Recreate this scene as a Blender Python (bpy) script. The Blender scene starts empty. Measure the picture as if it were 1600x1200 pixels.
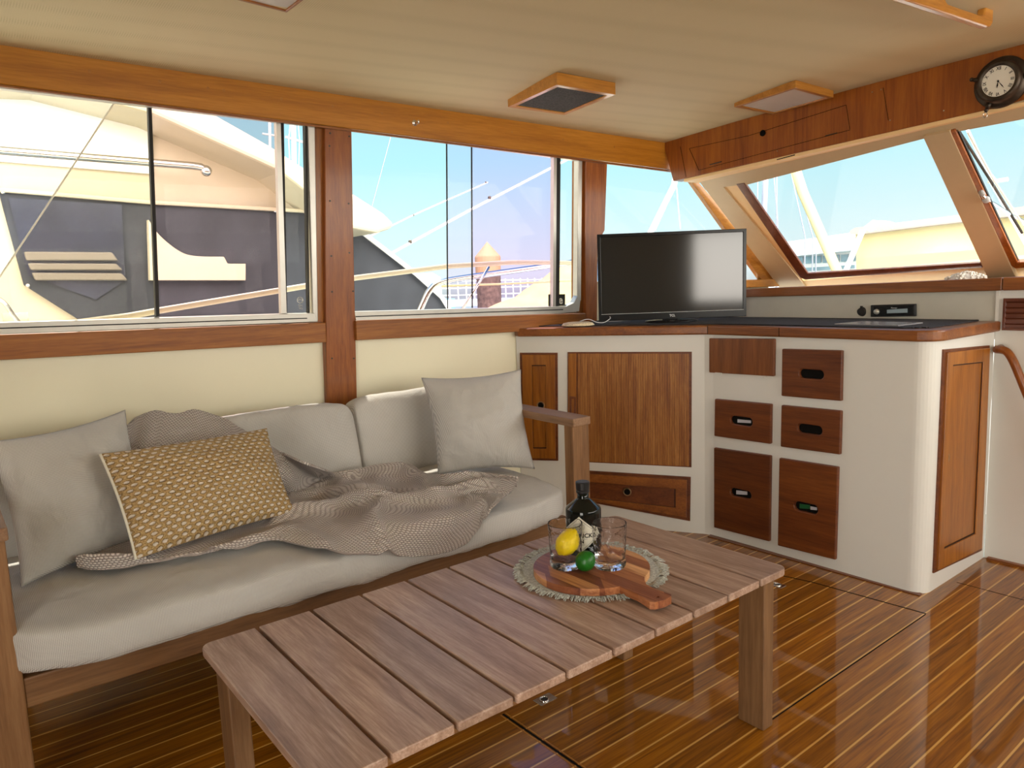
import bpy, bmesh, math, random
from mathutils import Vector as V, Matrix
from math import sin, cos, pi, sqrt, radians
C = bpy.context.scene.collection
S = 1.12                       # metres per scene unit, whole scene and camera scaled (unit = lens height above the cabin sole)
# ---------------------------------------------------------------- camera
FPX = 1157.52
yaw, pit, rol = radians(38.0917), radians(7.5907), radians(-2.1485)
fw = V((sin(yaw)*cos(pit), cos(yaw)*cos(pit), -sin(pit)))
rt = fw.cross(V((0, 0, 1))).normalized(); up = rt.cross(fw)
rt, up = cos(rol)*rt + sin(rol)*up, -sin(rol)*rt + cos(rol)*up
EYE = V((0, 0, 1.0))
cam = bpy.data.cameras.new('camera'); cam.sensor_width = 36; cam.lens = FPX/1600*36
cam.clip_start = .02; cam.clip_end = 400
co = bpy.data.objects.new('camera', cam); C.objects.link(co)
co.matrix_world = Matrix((( rt.x, up.x, -fw.x, 0), (rt.y, up.y, -fw.y, 0), (rt.z, up.z, -fw.z, S), (0, 0, 0, 1)))
bpy.context.scene.camera = co
# ---------------------------------------------------------------- world, sun, exposure
vs = bpy.context.scene.view_settings
vs.view_transform = 'Standard'; vs.look = 'None'; vs.gamma = 1; vs.exposure = 0.0; vs.use_curve_mapping = False
w = bpy.data.worlds.new('world'); bpy.context.scene.world = w; w.use_nodes = True
nt = w.node_tree; nt.nodes.clear(); L = nt.links.new
def nn(nt, t, **k):
    n = nt.nodes.new(t)
    for a, b in k.items():
        if a.startswith('i_'):
            n.inputs[int(a[2:]) if a[2:].isdigit() else a[2:].replace('_', ' ')].default_value = b
        else: setattr(n, a, b)
    return n
def ramp(nt, stops, fac=None, interp='LINEAR'):
    r = nt.nodes.new('ShaderNodeValToRGB'); r.color_ramp.interpolation = interp
    e = r.color_ramp.elements
    while len(e) < len(stops): e.new(.5)
    for q, (p, c) in zip(e, stops): q.position = p; q.color = (*c, 1) if len(c) == 3 else c
    if fac is not None: nt.links.new(fac, r.inputs[0])
    return r
tc = nn(nt, 'ShaderNodeTexCoord'); sep = nn(nt, 'ShaderNodeSeparateXYZ'); L(tc.outputs['Generated'], sep.inputs[0])
el = nn(nt, 'ShaderNodeMapRange', i_1=-.2, i_2=.8); L(sep.outputs[2], el.inputs[0])
sky = ramp(nt, [(0, (.45, .50, .52)), (.19, (.62, .70, .74)), (.21, (.90, 1.04, 1.06)), (.36, (.55, 1.0, 1.10)), (.55, (.42, .76, 1.10)), (1, (.10, .38, .90))], el.outputs[0])
dt = nn(nt, 'ShaderNodeVectorMath', operation='DOT_PRODUCT'); L(tc.outputs['Generated'], dt.inputs[0]); dt.inputs[1].default_value = (-.38, -.90, .22)
gl = nn(nt, 'ShaderNodeMapRange', interpolation_type='SMOOTHSTEP', i_1=.05, i_2=.95, i_3=0, i_4=1); L(dt.outputs['Value'], gl.inputs[0])
gc = nn(nt, 'ShaderNodeVectorMath', operation='SCALE'); gc.inputs[0].default_value = (8.9, 8.1, 7.1); L(gl.outputs[0], gc.inputs['Scale'])
ad = nn(nt, 'ShaderNodeVectorMath', operation='ADD'); L(sky.outputs[0], ad.inputs[0]); L(gc.outputs[0], ad.inputs[1])
bg = nn(nt, 'ShaderNodeBackground', i_1=1.0); L(ad.outputs[0], bg.inputs[0])
wo = nn(nt, 'ShaderNodeOutputWorld'); L(bg.outputs[0], wo.inputs[0])
sn = bpy.data.lights.new('sun', 'SUN'); sn.energy = 6.5; sn.angle = .009; sn.color = (1, .93, .80)
so = bpy.data.objects.new('sun', sn); C.objects.link(so)
so.rotation_euler = V((.16, .40, .90)).to_track_quat('Z', 'Y').to_euler()
so.location = (0, 6, 12)
# ---------------------------------------------------------------- helpers: image pixels cast onto scene planes
def ray(x, y): return rt*(x-800)/FPX - up*(y-600)/FPX + fw
def on(x, y, p, n):
    d = ray(x, y); n = V(n); return EYE + d*((V(p)-EYE).dot(n)/d.dot(n))
def onz(x, y, z=0): return on(x, y, (0, 0, z), (0, 0, 1))
def ony(x, y, Y): return on(x, y, (0, Y, 0), (0, 1, 0))
def onx(x, y, X): return on(x, y, (X, 0, 0), (1, 0, 0))
# ---------------------------------------------------------------- helpers: mesh
def BM():
    b = bmesh.new(); b.loops.layers.uv.new('uv'); return b
def face(b, vs_):
    try: return b.faces.new(vs_)
    except ValueError: return None
def box(b, x0, x1, y0, y1, z0, z1, M=None):
    pts = [V((x, y, z)) for x in (x0, x1) for y in (y0, y1) for z in (z0, z1)]
    if M: pts = [M @ p for p in pts]
    v = [b.verts.new(p) for p in pts]
    for f in ((0, 1, 3, 2), (4, 6, 7, 5), (0, 4, 5, 1), (2, 3, 7, 6), (0, 2, 6, 4), (1, 5, 7, 3)): b.faces.new([v[i] for i in f])
    return b
def prism(b, pts, vec):
    vec = V(vec); a = [b.verts.new(V(p)) for p in pts]; c = [b.verts.new(V(p)+vec) for p in pts]
    n = len(pts); b.faces.new(a); b.faces.new(c[::-1])
    for i in range(n): b.faces.new([a[i], c[i], c[(i+1) % n], a[(i+1) % n]])
    return b
def holed(b, outer, inner, vec):
    vec = V(vec); es = []
    for loop in (outer, inner):
        vv = [b.verts.new(V(p)) for p in loop]
        es += [b.edges.new((vv[i], vv[(i+1) % len(vv)])) for i in range(len(vv))]
    r = bmesh.ops.triangle_fill(b, edges=es, use_beauty=True)
    fs = [g for g in r['geom'] if isinstance(g, bmesh.types.BMFace)]
    e = bmesh.ops.extrude_face_region(b, geom=fs)
    bmesh.ops.translate(b, verts=[g for g in e['geom'] if isinstance(g, bmesh.types.BMVert)], vec=vec)
    return b
def frame_of(d):
    d = V(d).normalized(); a = V((0, 0, 1)) if abs(d.z) < .9 else V((1, 0, 0))
    s = d.cross(a).normalized(); return s, d.cross(s)
def cyl(b, p, q, r0, r1=None, n=20, cap=True):
    p, q = V(p), V(q); r1 = r0 if r1 is None else r1; s, t = frame_of(q-p)
    A = [b.verts.new(p + r0*(s*cos(2*pi*i/n)+t*sin(2*pi*i/n))) for i in range(n)]
    B = [b.verts.new(q + r1*(s*cos(2*pi*i/n)+t*sin(2*pi*i/n))) for i in range(n)]
    for i in range(n): b.faces.new([A[i], A[(i+1) % n], B[(i+1) % n], B[i]])
    if cap: b.faces.new(A[::-1]); b.faces.new(B)
    return b
def smooth_path(pts, k=6):
    pts = [V(p) for p in pts]; out = []
    for i in range(len(pts)-1):
        p0, p1, p2, p3 = pts[max(i-1, 0)], pts[i], pts[i+1], pts[min(i+2, len(pts)-1)]
        for j in range(k):
            t = j/k; out.append(.5*((2*p1)+(p2-p0)*t+(2*p0-5*p1+4*p2-p3)*t*t+(3*p1-p0-3*p2+p3)*t**3))
    return out+[pts[-1]]
def tube(b, pts, r, n=10, smooth=0, closed=False):
    pts = smooth_path(pts, smooth) if smooth else [V(p) for p in pts]
    rs = r if isinstance(r, (list, tuple)) else [r]*len(pts); rings = []; s = None
    for i, p in enumerate(pts):
        a = pts[i-1] if (i or closed) else p; c = pts[(i+1) % len(pts)] if (i < len(pts)-1 or closed) else p
        d = (c-a).normalized()
        if s is None: s, t = frame_of(d)
        s = (s - d*s.dot(d)).normalized(); t = d.cross(s)
        rings.append([b.verts.new(p + rs[i]*(s*cos(2*pi*k/n)+t*sin(2*pi*k/n))) for k in range(n)])
    m = len(rings)
    for i in range(m if closed else m-1):
        A, B = rings[i], rings[(i+1) % m]
        for k in range(n): b.faces.new([A[k], A[(k+1) % n], B[(k+1) % n], B[k]])
    if not closed: b.faces.new(rings[0][::-1]); b.faces.new(rings[-1])
    return b
def lathe(b, prof, c=(0, 0, 0), n=36, axis=None, wob=None):
    c = V(c); ax = V(axis).normalized() if axis else V((0, 0, 1)); s, t = frame_of(ax); rings = []
    for r, h in prof:
        if r < 1e-6: rings.append([b.verts.new(c+ax*h)])
        else: rings.append([b.verts.new(c+ax*h+(r*(wob(2*pi*i/n, h) if wob else 1))*(s*cos(2*pi*i/n)+t*sin(2*pi*i/n))) for i in range(n)])
    for A, B in zip(rings, rings[1:]):
        for i in range(n):
            q = [A[0]] if len(A) == 1 else [A[i], A[(i+1) % n]]
            q += [B[0]] if len(B) == 1 else [B[(i+1) % n], B[i]]
            face(b, q)
    return b
def grid(b, f, nu, nv, uv=(1, 1), wrapu=False):
    uvl = b.loops.layers.uv[0]
    g = [[b.verts.new(f(i/nu, j/nv)) for j in range(nv+1)] for i in range(nu if wrapu else nu+1)]
    for i in range(nu):
        for j in range(nv):
            i2 = (i+1) % len(g)
            fc = face(b, [g[i][j], g[i2][j], g[i2][j+1], g[i][j+1]])
            if fc:
                for lp, (a, c) in zip(fc.loops, ((i, j), (i+1, j), (i+1, j+1), (i, j+1))): lp[uvl].uv = (a/nu*uv[0], c/nv*uv[1])
    return g
def sphere(b, c, r, n=24, m=14, f=None):
    c = V(c); rx, ry, rz = (r, r, r) if not isinstance(r, (tuple, list)) else r
    def q(u, v):
        th, ph = 2*pi*u, pi*v; d = V((sin(ph)*cos(th), sin(ph)*sin(th), cos(ph)))
        k = f(d) if f else 1
        return c + V((rx*d.x, ry*d.y, rz*d.z))*k
    grid(b, q, n, m, wrapu=True); bmesh.ops.remove_doubles(b, verts=b.verts, dist=1e-6); return b
def text_bm(b, s, size, O, ux, uy, ext=.0004, bend=None, align='CENTER', bold=0.0, sx=1):
    cu = bpy.data.curves.new('t', 'FONT'); cu.body = s; cu.size = size; cu.extrude = ext; cu.align_x = align; cu.align_y = 'CENTER'; cu.offset = bold
    o = bpy.data.objects.new('t', cu); C.objects.link(o); dg = bpy.context.evaluated_depsgraph_get()
    me = bpy.data.meshes.new_from_object(o.evaluated_get(dg)); nz = V(ux).cross(V(uy)).normalized(); ux = V(ux).normalized(); uy = V(uy).normalized()
    t = bmesh.new(); t.from_mesh(me)
    mp = {}
    for v in t.verts: mp[v.index] = b.verts.new(bend(v.co.x*sx, v.co.y, v.co.z) if bend else V(O)+ux*v.co.x*sx+uy*v.co.y+nz*v.co.z)
    for f in t.faces: face(b, [mp[v.index] for v in f.verts])
    t.free(); bpy.data.objects.remove(o); bpy.data.curves.remove(cu); bpy.data.meshes.remove(me)
# ---------------------------------------------------------------- helpers: objects
def thing(name, label, cat, loc, group=None):
    o = bpy.data.objects.new(name, None); C.objects.link(o); o.location = V(loc)*S; o.empty_display_size = .05
    o['label'] = label; o['category'] = cat
    if group: o['group'] = group
    return o
def root_of(p):
    while p.parent: p = p.parent
    return p
def mk(name, b, m, parent=None, bevel=0, smooth=False, label=None, cat=None, group=None, kind=None, origin=None, seg=2, solid=0, sub=0):
    bmesh.ops.recalc_face_normals(b, faces=b.faces)
    for v in b.verts: v.co *= S
    if parent is not None: off = root_of(parent).location.copy()
    elif origin is not None: off = V(origin)*S
    else:
        lo = V([min(v.co[i] for v in b.verts) for i in range(3)]); hi = V([max(v.co[i] for v in b.verts) for i in range(3)])
        off = V(((lo.x+hi.x)/2, (lo.y+hi.y)/2, lo.z))
    for v in b.verts: v.co -= off
    me = bpy.data.meshes.new(name); b.to_mesh(me); b.free(); me.materials.append(m)
    if smooth:
        for p in me.polygons: p.use_smooth = True
    o = bpy.data.objects.new(name, me); C.objects.link(o)
    if parent is not None: o.parent = parent
    else: o.location = off
    if solid:
        q = o.modifiers.new('thickness', 'SOLIDIFY'); q.thickness = solid*S; q.offset = 0
    if bevel:
        q = o.modifiers.new('bevel', 'BEVEL'); q.width = bevel*S; q.segments = seg; q.limit_method = 'ANGLE'; q.angle_limit = radians(40)
        if smooth is False:
            for p in me.polygons: p.use_smooth = False
    if sub:
        q = o.modifiers.new('sub', 'SUBSURF'); q.levels = sub; q.render_levels = sub
    if label: o['label'] = label
    if cat: o['category'] = cat
    if group: o['group'] = group
    if kind: o['kind'] = kind
    return o
def struct(name, b, m, **k): return mk(name, b, m, kind='structure', **k)
def dup(root, d, label=None):
    r = root.copy(); C.objects.link(r); r.location = root.location + V(d)*S
    if label: r['label'] = label
    def kids(src, dst):
        for ch in [o for o in C.objects if o.parent == src]:
            c = ch.copy(); C.objects.link(c); c.parent = dst; kids(ch, c)
    kids(root, r); return r
# ---------------------------------------------------------------- materials
def new_mat(name):
    m = bpy.data.materials.new(name); m.use_nodes = True; n = m.node_tree; p = n.nodes['Principled BSDF']; return m, n, p
def plain(name, col, rough=.5, metal=0, coat=0, spec=.5, noise=0, nscale=20, bump=0, trans=0, ior=1.45, emis=None):
    m, n, p = new_mat(name); p.inputs['Base Color'].default_value = (*col, 1); p.inputs['Roughness'].default_value = rough
    p.inputs['Metallic'].default_value = metal; p.inputs['Coat Weight'].default_value = coat; p.inputs['Coat Roughness'].default_value = .08
    p.inputs['Specular IOR Level'].default_value = spec; p.inputs['Transmission Weight'].default_value = trans; p.inputs['IOR'].default_value = ior
    if emis: p.inputs['Emission Color'].default_value = (*emis[0], 1); p.inputs['Emission Strength'].default_value = emis[1]
    t = nn(n, 'ShaderNodeTexCoord'); z = nn(n, 'ShaderNodeTexNoise', i_Scale=nscale, i_Detail=4.0); n.links.new(t.outputs['Object'], z.inputs['Vector'])
    a = max(noise, .02)
    r = ramp(n, [(.3, tuple(c*(1-a) for c in col)), (.7, tuple(min(1, c*(1+a)) for c in col))], z.outputs[0]); n.links.new(r.outputs[0], p.inputs['Base Color'])
    if bump:
        q = nn(n, 'ShaderNodeBump', i_Strength=bump, i_Distance=.002); n.links.new(z.outputs[0], q.inputs['Height']); n.links.new(q.outputs[0], p.inputs['Normal'])
    return m
def wood(name, dark, mid, light, axis='X', rough=.35, coat=.3, scale=1.0, fine=1.0, contrast=1.0, vary=.12, slats=None):
    m, n, p = new_mat(name); t = nn(n, 'ShaderNodeTexCoord'); mp = nn(n, 'ShaderNodeMapping'); k = n.links.new
    oi = nn(n, 'ShaderNodeObjectInfo'); of = nn(n, 'ShaderNodeVectorMath', operation='SCALE'); of.inputs[0].default_value = (7, 5, 9); k(oi.outputs['Random'], of.inputs['Scale'])
    a2 = nn(n, 'ShaderNodeVectorMath', operation='ADD'); k(t.outputs['Object'], a2.inputs[0]); k(of.outputs[0], a2.inputs[1]); k(a2.outputs[0], mp.inputs[0])
    sc = [22*scale]*3; sc['XYZ'.index(axis)] = 1.3*scale; mp.inputs['Scale'].default_value = sc
    z1 = nn(n, 'ShaderNodeTexNoise', i_Scale=1.0, i_Detail=5.0, i_Roughness=.6, i_Distortion=.6); k(mp.outputs[0], z1.inputs['Vector'])
    z2 = nn(n, 'ShaderNodeTexNoise', i_Scale=7.0*fine, i_Detail=3.0, i_Roughness=.7); k(mp.outputs[0], z2.inputs['Vector'])
    mx = nn(n, 'ShaderNodeMath', operation='MULTIPLY_ADD'); k(z2.outputs[0], mx.inputs[0]); mx.inputs[1].default_value = .45; 
    m2 = nn(n, 'ShaderNodeMath', operation='MULTIPLY'); k(z1.outputs[0], m2.inputs[0]); m2.inputs[1].default_value = .65; k(m2.outputs[0], mx.inputs[2])
    c = .17/contrast
    r = ramp(n, [(.55-c, dark), (.55, mid), (.55+c, light)], mx.outputs[0])
    hv = nn(n, 'ShaderNodeHueSaturation'); k(r.outputs[0], hv.inputs['Color'])
    mr = nn(n, 'ShaderNodeMapRange', i_3=1-vary, i_4=1+vary); k(oi.outputs['Random'], mr.inputs[0]); k(mr.outputs[0], hv.inputs['Value'])
    k(hv.outputs[0], p.inputs['Base Color'])
    p.inputs['Roughness'].default_value = rough; p.inputs['Coat Weight'].default_value = coat; p.inputs['Coat Roughness'].default_value = .12
    bp = nn(n, 'ShaderNodeBump', i_Strength=.12, i_Distance=.001); k(z2.outputs[0], bp.inputs['Height']); k(bp.outputs[0], p.inputs['Normal'])
    return m
def fabric(name, c1, c2, scale=420, rough=.9, bump=.5, stain=0):
    m, n, p = new_mat(name); k = n.links.new; t = nn(n, 'ShaderNodeTexCoord')
    def wv(vec):
        d = nn(n, 'ShaderNodeVectorMath', operation='DOT_PRODUCT'); k(t.outputs['Object'], d.inputs[0]); d.inputs[1].default_value = tuple(c*2*pi/scale for c in vec)
        q = nn(n, 'ShaderNodeMath', operation='SINE'); k(d.outputs['Value'], q.inputs[0]); return q.outputs[0]
    pr = nn(n, 'ShaderNodeMath', operation='MULTIPLY'); k(wv((1, .9, 1)), pr.inputs[0]); k(wv((1, -.9, -1)), pr.inputs[1])
    v = nn(n, 'ShaderNodeMapRange', i_1=-1.0, i_2=1.0); k(pr.outputs[0], v.inputs[0]); r = ramp(n, [(.15, c2), (.75, c1)], v.outputs[0])
    z = nn(n, 'ShaderNodeTexNoise', i_Scale=5.0, i_Detail=3.0); k(t.outputs['Object'], z.inputs['Vector'])
    mr = nn(n, 'ShaderNodeMapRange', i_1=.3, i_2=.7, i_3=.94, i_4=1.05); k(z.outputs[0], mr.inputs[0])
    hv = nn(n, 'ShaderNodeHueSaturation'); k(r.outputs[0], hv.inputs['Color']); k(mr.outputs[0], hv.inputs['Value']); k(hv.outputs[0], p.inputs['Base Color'])
    p.inputs['Roughness'].default_value = rough; p.inputs['Specular IOR Level'].default_value = .15; p.inputs['Sheen Weight'].default_value = .15
    b = nn(n, 'ShaderNodeBump', i_Strength=bump, i_Distance=.001); k(v.outputs[0], b.inputs['Height'])
    zw = nn(n, 'ShaderNodeTexNoise', i_Scale=9.0, i_Detail=3.0, i_Distortion=1.2); k(t.outputs['Object'], zw.inputs['Vector']); b0 = nn(n, 'ShaderNodeBump', i_Strength=.35, i_Distance=.03); k(zw.outputs[0], b0.inputs['Height']); k(b0.outputs[0], b.inputs['Normal']); k(b.outputs[0], p.inputs['Normal'])
    return m
def pane_mat(name, tint, gloss=.06, rough=.0):
    m = bpy.data.materials.new(name); m.use_nodes = True; n = m.node_tree; n.nodes.clear(); k = n.links.new
    tr = nn(n, 'ShaderNodeBsdfTransparent'); tr.inputs[0].default_value = (*tint, 1); g = nn(n, 'ShaderNodeBsdfGlossy'); g.inputs['Roughness'].default_value = rough
    fr = nn(n, 'ShaderNodeFresnel', i_0=1.45); mx = nn(n, 'ShaderNodeMixShader'); 
    ml = nn(n, 'ShaderNodeMath', operation='MULTIPLY'); k(fr.outputs[0], ml.inputs[0]); ml.inputs[1].default_value = gloss*2.5
    k(ml.outputs[0], mx.inputs[0]); k(tr.outputs[0], mx.inputs[1]); k(g.outputs[0], mx.inputs[2]); o = nn(n, 'ShaderNodeOutputMaterial'); k(mx.outputs[0], o.inputs[0]); return m
M = {}
M['beam'] = wood('varnished_beam', (.33, .115, .008), (.48, .19, .014), (.60, .26, .028), 'X', .32, .2, contrast=.8)
M['post'] = wood('varnished_post', (.18, .045, .008), (.30, .085, .012), (.42, .135, .02), 'Z', .38, .25)
M['teak_x'] = wood('teak_x', (.19, .055, .008), (.30, .098, .012), (.42, .155, .022), 'X', .38, .25)
M['teak_y'] = wood('teak_y', (.15, .042, .009), (.24, .075, .013), (.34, .115, .02), 'Y', .38, .22)
M['bead'] = plain('dark_bead', (.035, .010, .004), .6)
M['brass'] = plain('aged_brass', (.30, .20, .11), .35, metal=.8)
M['leaf'] = wood('leaf_veneer', (.13, .038, .010), (.205, .064, .016), (.28, .098, .025), 'Z', .42, .15)
M['teak_z'] = wood('teak_z', (.20, .060, .006), (.33, .110, .009), (.45, .165, .016), 'Z', .38, .2)
M['cornice'] = wood('cornice_veneer', (.20, .045, .005), (.31, .085, .008), (.41, .13, .013), 'Z', .35, .2, scale=.7)
M['honey'] = wood('honey_teak', (.36, .14, .015), (.50, .21, .028), (.60, .29, .05), 'X', .3, .4)
M['drawer'] = wood('mahogany_front', (.085, .020, .005), (.145, .038, .008), (.21, .062, .012), 'Y', .42, .15)
M['jamb'] = wood('mahogany_trim', (.07, .016, .006), (.12, .030, .012), (.18, .055, .022), 'Z', .35, .4)
M['jamb_y'] = wood('mahogany_trim_y', (.07, .016, .006), (.12, .030, .012), (.18, .055, .022), 'Y', .35, .4)
M['table'] = wood('oiled_hardwood', (.23, .130, .085), (.40, .255, .18), (.60, .43, .33), 'Y', .42, .15, scale=1.6, vary=.10, contrast=.9)
M['tleg'] = wood('oiled_leg', (.12, .058, .022), (.19, .095, .038), (.26, .14, .06), 'Z', .5, .05, vary=.05)
M['frame'] = wood('oiled_frame_x', (.13, .058, .020), (.22, .105, .038), (.30, .155, .06), 'X', .5, .05)
M['frame_y'] = wood('oiled_frame_y', (.17, .085, .040), (.27, .145, .072), (.35, .20, .11), 'Y', .5, .05)
M['frame_z'] = wood('oiled_frame_z', (.14, .062, .022), (.23, .11, .040), (.31, .16, .065), 'Z', .5, .05)
M['cream'] = plain('cream_panel', (.87, .82, .61), .35, coat=.15, noise=.02, nscale=3)
M['white'] = plain('white_gelcoat', (.78, .77, .715), .4, noise=.02, nscale=4, bump=.15)
M['dash'] = plain('dash_grey', (.60, .58, .50), .4, noise=.02)
M['putty'] = plain('windscreen_cream', (.58, .45, .27), .4, noise=.02)
M['putty_sunlit'] = plain('pillar_cream_sunlit', (.93, .66, .33), .4, noise=.02)  # sunlight on the corner pillar put into a brighter, warmer cream
M['alum'] = plain('anodised_aluminium', (.62, .61, .56), .35, metal=.55, noise=.04)
M['steel'] = plain('stainless_steel', (.72, .71, .68), .18, metal=1)
M['chrome'] = plain('chrome', (.85, .85, .85), .08, metal=1)
M['black'] = plain('black_plastic', (.012, .012, .013), .35)
M['rubber'] = plain('black_rubber', (.015, .014, .013), .6)
M['screen'] = plain('tv_screen', (.010, .010, .012), .085, spec=.9)
M['gloss'] = plain('black_gloss', (.008, .008, .009), .22, spec=.35)
M['mat'] = plain('anti_slip_mat', (.03, .028, .03), .95, noise=.4, nscale=220, bump=.8)
M['bronze'] = plain('dark_bronze', (.075, .060, .045), .42, metal=.75, noise=.3, nscale=30)
M['dial'] = plain('clock_dial', (.84, .81, .70), .5)
M['ink'] = plain('ink', (.008, .007, .006), .8, spec=.1)
M['silverink'] = plain('silver_ink', (.6, .6, .6), .4)
M['grille'] = plain('dark_grille', (.055, .055, .045), .85, noise=.7, nscale=160, bump=.9)
M['diffuser'] = plain('diffuser', (.62, .58, .52), .5)
M['shell'] = plain('coral_white', (.75, .70, .62), .8, noise=.1, nscale=60)
M['straw'] = plain('woven_straw', (.72, .60, .40), .9, noise=.25, nscale=180, bump=.7)
M['lemon'] = plain('lemon_rind', (.90, .66, .005), .42, noise=.04, nscale=240, bump=.5)
M['lime'] = plain('lime_rind', (.012, .13, .010), .32, noise=.12, nscale=200, bump=.35)
M['bottle'] = plain('dark_bottle_glass', (.003, .005, .004), .06, spec=.5)
M['paper'] = plain('label_paper', (.74, .70, .58), .7, noise=.06, nscale=90)
M['board'] = wood('acacia_board', (.26, .10, .04), (.50, .26, .12), (.66, .40, .20), 'Y', .45, .1, scale=.8, contrast=1.2)
def strips(m):
    n = m.node_tree; k = n.links.new; p = n.nodes['Principled BSDF']; src = p.inputs['Base Color'].links[0].from_socket
    t = nn(n, 'ShaderNodeTexCoord'); mp = nn(n, 'ShaderNodeMapping'); mp.inputs['Rotation'].default_value = (0, 0, -.10); mp.inputs['Scale'].default_value = (26, 1.9, 1); k(t.outputs['Object'], mp.inputs[0])
    s_ = nn(n, 'ShaderNodeSeparateXYZ'); k(mp.outputs[0], s_.inputs[0]); f = nn(n, 'ShaderNodeMath', operation='FLOOR'); k(s_.outputs[0], f.inputs[0])
    g = nn(n, 'ShaderNodeMath', operation='MULTIPLY_ADD'); k(f.outputs[0], g.inputs[0]); g.inputs[1].default_value = .37; k(s_.outputs[1], g.inputs[2]); g2 = nn(n, 'ShaderNodeMath', operation='MULTIPLY'); k(g.outputs[0], g2.inputs[0]); g2.inputs[1].default_value = 3.0; g3 = nn(n, 'ShaderNodeMath', operation='FLOOR'); k(g2.outputs[0], g3.inputs[0])
    c = nn(n, 'ShaderNodeCombineXYZ'); k(f.outputs[0], c.inputs[0]); k(g3.outputs[0], c.inputs[1]); w_ = nn(n, 'ShaderNodeTexWhiteNoise', noise_dimensions='2D'); k(c.outputs[0], w_.inputs['Vector'])
    r_ = ramp(n, [(0, (.26, .12, .12)), (.35, (.42, .22, .18)), (.6, (.75, .50, .38)), (1, (1.35, 1.25, 1.1))], w_.outputs[0]); mx = nn(n, 'ShaderNodeMix', data_type='RGBA', blend_type='MULTIPLY'); mx.inputs[0].default_value = 1; k(src, mx.inputs[6]); k(r_.outputs[0], mx.inputs[7]); k(mx.outputs[2], p.inputs['Base Color'])
strips(M['board'])
M['placemat'] = plain('grey_rush', (.50, .51, .46), .95, noise=.35, nscale=170, bump=.8)
M['cushion'] = fabric('cushion_canvas', (.66, .635, .59), (.36, .345, .32), .0066)
M['pillow'] = fabric('pillow_canvas', (.68, .655, .61), (.38, .365, .34), .0062)
M['gel'] = plain('yacht_white', (.88, .88, .86), .3, noise=.01)
M['gelc'] = plain('yacht_cream', (.60, .53, .385), .35, noise=.01)
M['brow'] = plain('yacht_brow', (.60, .53, .38), .4)
M['cover'] = plain('charcoal_cover', (.040, .043, .052), .8, noise=.2, nscale=5)
M['vinylwin'] = plain('smoked_vinyl', (.034, .038, .060), .25, noise=.25, nscale=4)
M['stepm'] = plain('taupe_moulding', (.21, .18, .14), .5)
M['canvas'] = plain('tan_canvas', (.50, .36, .16), .85, noise=.1, nscale=5)
M['canvas2'] = plain('cream_canvas', (.62, .54, .29), .8, noise=.03, nscale=2)
M['pile'] = plain('timber_pile', (.11, .075, .055), .9, noise=.35, nscale=12)
M['pilecap'] = plain('pile_cap', (.36, .23, .11), .7)
M['boathouse'] = plain('boathouse_white', (.82, .82, .80), .6)
M['farglass'] = plain('far_glazing', (.22, .33, .38), .3, noise=.3, nscale=1)
M['water'] = plain('marina_water', (.10, .18, .20), .12, noise=.3, nscale=2, bump=.4)
M['clear'] = pane_mat('clear_pane', (.98, .985, .98), .03)
M['tinta'] = pane_mat('warm_pane', (.97, .92, .97), .03)
M['tintb'] = pane_mat('lilac_pane', (.985, .93, .985), .03)
M['vinyl'] = pane_mat('clear_vinyl_sheet', (.92, .89, .85), .03)
M['tumbler'] = plain('cut_glass', (1, 1, 1), .0, trans=1, ior=1.22, spec=.9)
_n = M['tumbler'].node_tree; _p = _n.nodes['Principled BSDF']; _t = nn(_n, 'ShaderNodeTexCoord'); _v = nn(_n, 'ShaderNodeTexVoronoi', i_Scale=85.0); _n.links.new(_t.outputs['Object'], _v.inputs['Vector'])
_b = nn(_n, 'ShaderNodeBump', i_Strength=.8, i_Distance=.002); _n.links.new(_v.outputs['Distance'], _b.inputs['Height']); _n.links.new(_b.outputs[0], _p.inputs['Normal'])
for _l in list(_p.inputs['Base Color'].links): _n.links.remove(_l)
_p.inputs['Base Color'].default_value = (1, 1, 1, 1)
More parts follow.
